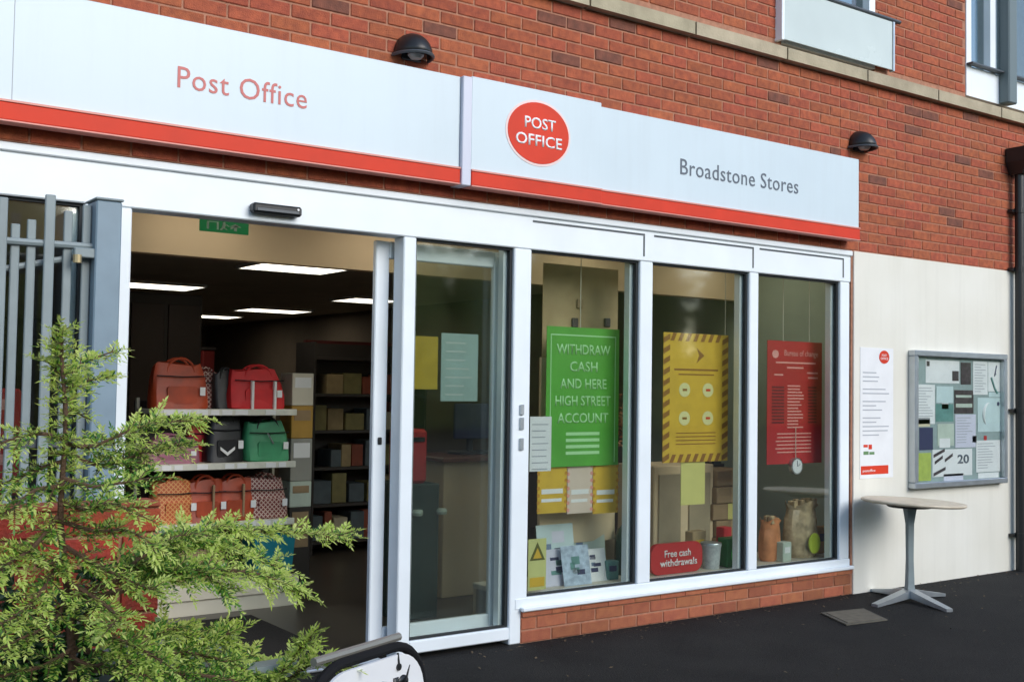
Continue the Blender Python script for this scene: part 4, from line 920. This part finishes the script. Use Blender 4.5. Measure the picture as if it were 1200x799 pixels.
def toybag(label, px, w_, h_, mt_, filling, y=.28):
    p = F(px, 650, y)
    t = thing('gift_bag', label, 'gift bag', (p.x, y, LZ), R(random.uniform(-8, 8)), group='filled bags on the third window ledge')
    v = []; f = []; n = 18
    for i, (h, k) in enumerate(((0, .85), (.08, 1.0), (.4, 1.02), (.7, .95), (.88, .80), (1.0, .95))):
        for a_ in range(n):
            th = 2*math.pi*a_/n; cr = 1+(.10 if i > 3 else .03)*math.sin(5*th+i)
            v.append((w_/2*k*math.cos(th)*cr, w_*.32*k*math.sin(th)*cr, h*h_*(1+.05*math.sin(3*th)*(i > 4))))
    for i in range(5):
        for a_ in range(n): f.append((i*n+a_, i*n+(a_+1) % n, (i+1)*n+(a_+1) % n, (i+1)*n+a_))
    f.append(tuple(range(n)))
    MB().add(v, f).build('bag_body', mt_, t, smooth=True, local=True)
    mk = MB()
    for k in range(filling):
        q = (random.uniform(-.36, .36)*w_, random.uniform(-.2, .1)*w_, h_*(.9+.12*random.random())); mk.box(q[0]-.022, q[0]+.022, q[1]-.016, q[1]+.016, q[2]-.03, q[2]+.02, c=.005)
    if filling: stuff(mk.build('filling', WOOD, t, local=True))
    return t
toybag('orange gift bag next to the slim mullion in the third window', 902, .20, .30, mat('peach_orange_film', (.62, .24, .10), .35, var=.35, scale=14), 8)
tb = toybag('large tan gift bag with round lime tag in the third window', 938, .32, .40, mat('tan_clear_film', (.60, .46, .28), .25, var=.5, scale=16), 16, .30)
MB().plate(ellipse(.0, .11, .068, .075, 28), -.128, -.121).build('lime_tag', mat('lime_card', (.50, .60, .04), .5), tb, local=True)
# shelves behind window 3
a, b = F(893, 500, 1.0).x, F(952, 500, 1.0).x
shelving('dark shelf rack behind the red poster in the third window', 'rack behind the red poster', a-.1, a+.75, 1.5, 1.35, 3, 9)
p0, p1 = F(880, 372, 2.2), F(958, 372, 2.2)
t = thing('header_board', 'dark red header board high behind the red poster', 'board', ((p0.x+p1.x)/2, 2.2, p0.z))
B(p0.x, p1.x, 2.2, 2.5, p0.z-.07, p0.z+.07, c=.004).build('board', mat('crimson_board', (.24, .012, .02), .5, var=.15, scale=4), t)
B(p0.x+.05, p1.x-.12, 2.26, 2.48, .003, p0.z-.0705, c=.003).build('support_panel', SHELFD, t)

# behind the side screen / sliding leaf
hung('yellow_leaflet', 'yellow leaflet stuck inside the side screen next to the post', 'leaflet', 483, 394, 513, 456, .205, PAPERY)
t, a, b, c, d = hung('blue_poster', 'pale blue poster stuck inside the sliding door glass', 'poster', 517, 391, 560, 470, .205, PAPERB)
for k in range(7): B(a+.03, b-.03-.08*random.random(), .2035, .2048, d-.06-.05*k, d-.05-.05*k).build('print_line', PAPER, t)
p0, p1 = F(478, 503, .9), F(501, 566, .9)
t = thing('red_mail_bin', 'red box seen low through the side screen glass', 'box', ((p0.x+p1.x)/2, 1, p1.z))
B(p0.x, p1.x, .9, 1.15, p1.z, p0.z, c=.02).build('body', REDP, t); B(p0.x+.03, p1.x-.03, .888, .8995, p0.z-.08, p0.z-.05, c=.002).build('slot', BLACK, t)
t = thing('cabinet', 'dark green cabinet under the red box behind the side screen', 'cabinet', ((p0.x+p1.x)/2, 1, 0))
B(p0.x-.05, p1.x+.08, .88, 1.25, .003, p1.z-.002, c=.006).build('carcass', mat('deep_green_cabinet', (.02, .05, .045), .5), t)
for dx in (.06, .24): 
    MB().lathe([(.0, -.02), (.03, -.018), (.036, 0), (.03, .018), (.0, .02)], p0.x+dx, .86, 14).build('knob', PALEG, t)
    t.children[-1].location.z += p1.z-.18
a, b = F(520, 560, 1.4).x, F(585, 560, 1.4).x
t = thing('service_counter', 'beige service counter seen through the sliding door glass', 'counter', ((a+b)/2, 1.6, 0))
B(a, b, 1.4, 1.9, .003, .95, c=.006).build('front_panel', BEIGE, t); B(a-.04, b+.04, 1.35, 1.93, .9505, .985, c=.006).build('worktop', mat('dark_red_wood', (.16, .06, .04), .4, var=.2, scale=6), t)
a2 = F(525, 470, 1.7).x
t = thing('counter_till', 'dark till screen standing on the service counter', 'till', (a2+.15, 1.65, .985))
B(a2, a2+.35, 1.6, 1.63, 1.10, 1.36, c=.008).build('screen', NAVY, t); MB().tube([(a2+.17, 1.66, .985), (a2+.17, 1.66, 1.2)], .025, 10).build('stand', BLACK, t); B(a2+.03, a2+.32, 1.57, 1.75, .9855, 1.01, c=.005).build('base', BLACK, t)
# stock behind the window beside the gate
for k, (px, py0, py1, lab) in enumerate(((10, 455, 515, 'red box in the window behind the gate, standing on the other red box'), (14, 520, 580, 'red box in the window behind the gate, under another red box'))):
    p0, p1 = F(px-30, py0, .45), F(px+14, py1, .45)
    t = thing('red_box', lab, 'box', ((p0.x+p1.x)/2, .6, p1.z), group='red boxes in the window behind the gate')
    B(p0.x, p1.x, .45, .75, p1.z, p0.z, c=.012).build('carton', REDP, t); B(p0.x+.05, p1.x-.05, .447, .4495, p0.z-.10, p0.z-.05).build('pale_band', PINKP, t)
p1 = F(0, 581, .45)
t = thing('window_bench', 'low dark bench under the red boxes behind the gate window', 'bench', (1.0, .6, 0))
B(.1, 1.4, .42, .80, p1.z-.05, p1.z-.012, c=.004).build('top_board', SHELFD, t)
for x in (.12, 1.34): B(x, x+.04, .45, .78, .003, p1.z-.0505).build('leg', SHELFD, t)

# ================================================================== FOREGROUND
# low red brick garden wall
WY = -2.05
we = F(187, 620, WY).x; wz = F(160, 588, WY).z
t = thing('garden_wall', 'low deep red brick garden wall behind the conifer branches', 'wall', (0, WY, 0))
B(-3, we-.002, WY+.004, WY+.105, .0, wz-.016).build('core', MORTAR, t)
rbk = brick_mesh('garden_brick', BRICKR); rbk2 = brick_mesh('garden_brick_dark', BRICKD)
z = wz-.016-.0375; k = 0
while z > .04:
    x = we-(.1125 if k % 2 else 0.0)
    if k % 2:
        o = link('brick', rbk, t, loc=(we-.053, WY, z)); o.scale = (.49, 1.1, 1)
    while x > -.9:
        o = link('brick', rbk2 if random.random() < .06 else rbk, t, loc=(x-.1075-.005*(k % 2), WY+random.uniform(-.002, .002), z)); o.scale = (1, 1.1, 1); x -= .225
    z -= .075; k += 1
x = we+.004
while x > -1.2:
    B(x-.44, x-.005, WY-.010, WY+.112, wz-.0155, wz, c=.004).build('capping_tile', mat('red_capping', (.30, .07, .03), .8, var=.2, scale=12, bump=.3, bscale=90), t); x -= .445

# grey trough planter
PZ = .80
r1 = G(346, 775, PZ); r0 = G(205, 797, PZ); dv = (r0-r1).normalized(); pe = r1+dv*2.1; nv = Vector((-dv.y, dv.x, 0)); nv = nv if nv.y > 0 else -nv
t = thing('trough_planter', 'long grey trough planter holding the conifer, with a flat rim', 'planter', (r1.x, r1.y, 0))
def slab(a, b, off0, off1, z0, z1):
    q = [a+nv*off0, b+nv*off0, b+nv*off1, a+nv*off1]
    return MB().add([(p.x, p.y, z) for z in (z0, z1) for p in q], [(0, 1, 2, 3), (4, 5, 6, 7)]+[(i, (i+1) % 4, 4+(i+1) % 4, 4+i) for i in range(4)])
DSL = mat('slate_planter', (.16, .19, .19), .6, var=.2, scale=6)
slab(r1, pe, .02, .04, 0, PZ-.035).build('front_panel', DSL, t); slab(r1, pe, .38, .40, 0, PZ-.035).build('back_panel', DSL, t); slab(r1, r1+dv*.02, .0405, .3795, 0, PZ-.035).build('end_panel', DSL, t)
slab(r1-dv*.01, pe, .0, .055, PZ-.034, PZ).build('rim', GALV, t); slab(r1-dv*.01, pe, .365, .42, PZ-.034, PZ).build('rim', GALV, t)
slab(r1+dv*.021, pe, .041, .379, PZ-.12, PZ-.08).build('soil', SOIL, t)

# rounded pavement banner stand (white face, black tube)
BZt = .82
e1 = G(486, 750, BZt); e0 = G(362, 789, BZt); bd = (e1-e0); L = bd.length; bd.normalize()
t = thing('pavement_sign', 'white rounded pavement banner in a thick black tube frame at the bottom edge', 'sign', (e0.x, e0.y, 0), math.atan2(bd.y, bd.x))
loop = []
for x, z in rounded_rect(-.01, L+.035, .06, BZt-.0, .13, 8): loop.append((x, 0, z))
loop.append(loop[0]); MB().tube(loop, .013, 10, cap=False).build('tube_frame', mat('matt_black_tube', (.008, .008, .009), .75, spec=.2), t, smooth=True, local=True)
fc = MB().plate(rounded_rect(-.002, L+.015, .08, BZt-.014, .115, 8), -.022, -.014).build('banner', PAPER, t, local=True)
MB().tube([(.05, .03, BZt+.012), (L-.03, .03, BZt+.012)], .011, 8).build('grey_top_bar', mat('taupe_metal', (.25, .24, .21), .45, metal=.3), t, smooth=True, local=True)
for x, z, dx in ((.10, BZt-.075, -.05), (L-.07, BZt-.085, .04), (L-.10, BZt-.045, .0)):
    MB().tube([(x, -.027, z), (x, -.0225, z)], .009, 10).build('eyelet', BLACK, t, local=True); MB().tube([(x, -.026, z), (x+dx*.5, -.02, z+.035)], .003, 6).build('bungee', BLACK, t, local=True)
ct = cap_text('lettering', 'ner', 0, 0, .22, .13, -.0245, BLACK, t, bold=.02)
ct.location = (L-.28, 0, BZt-.150)
for x in (.10, L-.08): B(x-.02, x+.02, -.18, .18, .0, .03, c=.006).build('foot', BLACK, t, local=True); B(x-.015, x+.015, -.015, .015, .0305, .07).build('stub', BLACK, t, local=True)

# conifer
rnd = random.Random(21)
CY = -2.66
conifer = thing('conifer_shrub', 'feathery yellow green conifer with sprawling branches in front of the gate and red wall', 'conifer', (F(85, 799, CY).x, CY, PZ-.08))
wood = MB(); old = MB(); new = MB()
def curve(pts, n):
    pts = [Vector(p) for p in pts]; out = []
    seg = len(pts)-1
    for i in range(n+1):
        u = i/n*seg; k = min(int(u), seg-1); f = u-k
        p0 = pts[max(k-1, 0)]; p1 = pts[k]; p2 = pts[k+1]; p3 = pts[min(k+2, seg)]
        out.append(.5*((2*p1)+(p2-p0)*f+(2*p0-5*p1+4*p2-p3)*f*f+(3*p1-p0-3*p2+p3)*f**3))
    return out
def needle(mb, p, d, side, ln, wd):
    tip = p+d*ln; mid = p+d*(ln*.5)
    mb.add([p, mid+side*wd, tip, mid-side*wd], [(0, 1, 2, 3)])
def spray(p, d, ln, bright, up):
    """one flat twig with two ranks of needles"""
    n = max(7, int(ln/.0046)); side = d.cross(up)
    if side.length < .01: side = d.orthogonal()
    side.normalize(); q = p.copy(); dd = d.copy(); nrm = side.cross(d).normalized()
    wood.tube([p, p+d*ln*.6], [.0016, .0008], 4, cap=False)
    for i in range(n):
        f = i/n; dd = (dd+Vector((rnd.gauss(0, .04), rnd.gauss(0, .04), -.018+rnd.gauss(0, .04)))).normalized(); q = q+dd*(ln/n)
        l = (.019 if f < .8 else .015)*(1-.3*f)*rnd.uniform(.75, 1.2)
        for sg in (-1, 1):
            nd = (dd*.62+side*(sg*.78)+nrm*rnd.gauss(.15, .42)).normalized()
            mb = new if (rnd.random() < bright*(.60+.7*f)) else old
            needle(mb, q, nd, (nd.cross(nrm)).normalized() if nd.cross(nrm).length > .01 else side, l, .0024)
    needle(new if rnd.random() < bright else old, q, dd, side, .022, .003)
def branch(pts, thick, dens, tl, bright, depth=0.0, bare=.08):
    c = curve(pts, 26); Ln = sum((c[i+1]-c[i]).length for i in range(26))
    wood.tube(c, [thick*(1-.85*i/26)+.001 for i in range(27)], 6)
    nt_ = int(Ln*dens)
    for k in range(nt_):
        f = bare+(1-bare)*(k+rnd.random())/nt_; i = min(int(f*26), 25); p = c[i].lerp(c[i+1], f*26-i); d = (c[i+1]-c[i]).normalized()
        up = Vector((0, -.35, 1)).normalized(); sd_ = d.cross(up).normalized()
        sg = 1 if k % 2 else -1
        tw = (d*rnd.uniform(.5, 1.0)+sd_*(sg*rnd.uniform(.5, 1.0))+Vector((rnd.gauss(0, .25), rnd.gauss(0, .35), rnd.gauss(.05, .35)))).normalized()
        spray(p, tw, tl*(1.05-.45*f)*rnd.uniform(.6, 1.2), min(1, bright*(.55+.7*f)), up)
    spray(c[-1], (c[-1]-c[-2]).normalized(), tl*.9, bright, Vector((0, -.3, 1)))
def P(px, py, y): return F(px, py, y)
# stem
stem = curve([P(86, 830, CY), P(82, 720, CY+.01), P(71, 610, CY), P(77, 500, CY-.01), P(73, 430, CY), P(72, 384, CY)], 30)
wood.tube(stem, [.0085*(1-.85*i/30)+.0015 for i in range(31)], 8)
for k in range(125):
    i = rnd.randint(11, 29); a = rnd.uniform(0, 6.28); d = Vector((math.cos(a), math.sin(a)*.8, rnd.uniform(-.1, .7))).normalized()
    spray(stem[i], d, rnd.uniform(.022, .055)*(1.35-.018*i), .95, Vector((0, -.4, 1)))
BR = [([(72, 570), (40, 575), (10, 600), (-20, 612)], -.10, .006, .7), ([(72, 590), (100, 596), (130, 590), (165, 604)], -.14, .006, .6), ([(80, 700), (60, 730), (20, 750), (-20, 770)], -.22, .006, .7), ([(76, 440), (100, 424), (132, 412)], .10, .0035, .8), ([(76, 455), (100, 447), (130, 441)], .10, .0035, .7), ([(73, 440), (62, 428), (54, 424)], .03, .003, .8), ([(76, 492), (88, 484), (98, 488)], .04, .003, .7),
      ([(76, 515), (45, 508), (5, 518), (-30, 532)], -.03, .006, .65), ([(78, 520), (110, 522), (165, 500), (226, 492)], .10, .006, .7), ([(78, 530), (120, 545), (170, 530), (215, 520)], .16, .006, .45), ([(75, 540), (50, 548), (15, 562), (-25, 580)], .08, .006, .45),
      ([(73, 560), (110, 570), (140, 566), (175, 560)], -.03, .006, .40), ([(72, 600), (40, 640), (10, 660), (-30, 690)], -.15, .007, .80), ([(72, 610), (110, 622), (150, 622), (180, 640)], -.08, .007, .70), ([(76, 640), (110, 660), (150, 680), (178, 690)], -.15, .007, .65),
      ([(76, 650), (50, 690), (20, 720), (-20, 740)], -.20, .007, .85), ([(78, 680), (110, 700), (135, 720), (128, 735)], -.25, .007, .8), ([(80, 640), (60, 660), (30, 650), (0, 668)], -.10, .006, .9),
      ([(80, 700), (140, 680), (210, 640), (275, 642), (330, 668)], .08, .010, .60), ([(82, 705), (150, 690), (230, 668), (300, 672), (348, 690)], -.02, .010, .75), ([(82, 700), (150, 670), (240, 620), (310, 622), (402, 626)], .20, .008, .95),
      ([(120, 690), (170, 650), (215, 626), (255, 630)], .05, .006, .5), ([(150, 690), (195, 668), (240, 672), (266, 694)], -.05, .006, .35),
      ([(86, 745), (150, 750), (210, 738), (280, 762), (322, 788)], .05, .008, .65), ([(86, 760), (160, 770), (220, 765), (265, 775), (300, 790)], -.05, .008, .45), ([(86, 780), (150, 790), (230, 790), (290, 800)], -.10, .008, .35),
      ([(300, 830), (330, 790), (350, 762), (362, 748)], -.12, .006, 1.0), ([(310, 830), (340, 795), (372, 775), (398, 778)], -.14, .006, .9), ([(300, 830), (315, 800), (335, 782)], -.10, .005, .8),
      ([(84, 760), (50, 780), (10, 790), (-20, 800)], -.10, .006, .4), ([(84, 770), (110, 780), (140, 770), (170, 790)], -.2, .006, .6), ([(84, 720), (130, 745), (165, 760), (190, 775)], -.22, .006, .6), ([(180, 775), (230, 755), (255, 748), (268, 742)], .0, .005, .6)]
for pts, dy, th, br in BR:
    n = len(pts); w3 = [P(x, y, CY+dy*(i/(n-1))+rnd.uniform(-.01, .01)) for i, (x, y) in enumerate(pts)]
    Lb = sum((w3[i+1]-w3[i]).length for i in range(n-1))
    big = Lb > .35
    xe = pts[-1][0]; branch(w3, th*.8, 125 if xe < 190 else 165, .05 if pts[0][1] < 500 else .07 if not big else (.075 if xe > 380 else .085), min(1, br*1.3), bare=.10 if not big else .22)
wood.build('trunk', BARK, conifer)
cr = stuff(old.build('crown', NEEDLE, conifer)); stuff(new.build('new_growth', NEWGR, conifer))

# dark evergreen shrub in the lower corner
dsh = thing('evergreen_shrub', 'dark glossy leaved evergreen shrub low in front of the red wall', 'shrub', (F(40, 799, -2.45).x, -2.45, PZ-.08))
lv = MB(); tw_ = MB()
base = P(45, 860, -2.45)
for k in range(46):
    e = P(rnd.uniform(-30, 120), rnd.uniform(690, 800) if rnd.random() < .8 else rnd.uniform(660, 700), -2.45+rnd.uniform(-.10, .16))
    cv = curve([base, base.lerp(e, .5)+Vector((rnd.gauss(0, .02), rnd.gauss(0, .03), .02)), e], 8); tw_.tube(cv, [.004*(1-.8*i/8) for i in range(9)], 5, cap=False)
    for j in range(30):
        i = rnd.randint(3, 8); p = cv[i]+Vector((rnd.gauss(0, .018), rnd.gauss(0, .02), rnd.gauss(0, .018)))
        d = Vector((rnd.gauss(0, 1), rnd.gauss(0, 1), rnd.gauss(.3, .8))).normalized(); sdv = d.orthogonal().normalized(); sdv = (sdv*math.cos(rnd.uniform(0, 6.3))+d.cross(sdv)*math.sin(rnd.uniform(0, 6.3))).normalized(); nn = d.cross(sdv)*.004
        l = rnd.uniform(.022, .042); wdh = l*.24
        lv.add([p, p+d*l*.35+sdv*wdh, p+d*l*.75+sdv*wdh*.7, p+d*l, p+d*l*.75-sdv*wdh*.7, p+d*l*.35-sdv*wdh, p+d*l*.5+nn], [(0, 1, 6), (1, 2, 6), (2, 3, 6), (3, 4, 6), (4, 5, 6), (5, 0, 6)])
tw_.build('trunk', BARK, dsh); stuff(lv.build('crown', GLOSSY, dsh))

# trees across the car park: the photo shows them only as the green mirrored in the shop glass
far = MB(); tr = random.Random(5)
for k in range(36):
    cx = -14+3.1*k+tr.uniform(-.8, .8); cy = -29+tr.uniform(-2, 2); hh = tr.uniform(8.0, 11.0)
    far.tube([(cx, cy, 0), (cx+.1, cy, hh*.6)], [.16, .06], 6)
    cv_ = []; cf_ = []
    for e_ in range(7):
        for a_ in range(10):
            th = 6.283*a_/10; el = -1.45+2.9*e_/6; wob = 1+.18*math.sin(3*th+k)*math.cos(2*el)
            cv_.append((cx+1.75*wob*math.cos(el)*math.cos(th), cy+1.7*wob*math.cos(el)*math.sin(th), hh*.42+hh*.40*math.sin(el)))
    for e_ in range(6):
        for a_ in range(10): cf_.append((e_*10+a_, e_*10+(a_+1) % 10, e_*10+10+(a_+1) % 10, e_*10+10+a_))
    far.add(cv_, cf_)  # solid crown core added to keep bright sky from showing through
    for j in range(620):
        a = tr.uniform(0, 6.283); e = tr.uniform(-1, 1); rr = 2.4*math.sqrt(1-e*e)*(.6+.45*tr.random())
        p = Vector((cx+rr*math.cos(a), cy+rr*math.sin(a)*.8, hh*.55+e*hh*.47)); u = Vector((tr.gauss(0, 1), tr.gauss(0, 1), tr.gauss(0, 1))).normalized()*.22; v_ = u.orthogonal().normalized()*.15
        far.add([p-u, p+v_, p+u, p-v_], [(0, 1, 2, 3)])
for k in range(60):  # low hedge added to close bright sky gaps under the mirrored trees
    for j in range(60):
        p = Vector((-16+1.7*k+tr.uniform(0, 1.7), -27+tr.uniform(-.5, .5), tr.uniform(0, 2.9))); u = Vector((tr.gauss(0, 1), tr.gauss(0, .3), tr.gauss(0, 1))).normalized()*.3; v_ = u.orthogonal().normalized()*.22
        far.add([p-u, p+v_, p+u, p-v_], [(0, 1, 2, 3)])
far.box(-16, 86, -27.6, -27.1, 0, 2.6)
fo = far.build('far_trees', FARLEAF); fo['kind'] = 'stuff'; fo['label'] = 'belt of green trees mirrored in the shop glass'

# fallen leaves and grit gathered along the foot of the shop front
gr = MB(); lr = random.Random(3)
for k in range(420):
    x = lr.uniform(3.0, 9.6); y = -abs(lr.gauss(0, .10))-.012 if lr.random() < .6 else lr.uniform(-2.6, -.1)
    a = lr.uniform(0, 6.28); l = lr.uniform(.004, .016); u = Vector((math.cos(a), math.sin(a), lr.uniform(0, .4)))*l; v_ = Vector((-math.sin(a), math.cos(a), lr.uniform(0, .3)))*l*.5; p = Vector((x, y, .006))
    gr.add([p-u, p+v_, p+u, p-v_], [(0, 1, 2, 3)])
go = stuff(gr.build('leaf_litter', leaf_mat('dry_leaf_litter', (.05, .035, .02), (.16, .11, .06), .1, .8))); go['label'] = 'dry leaf litter and grit on the asphalt'
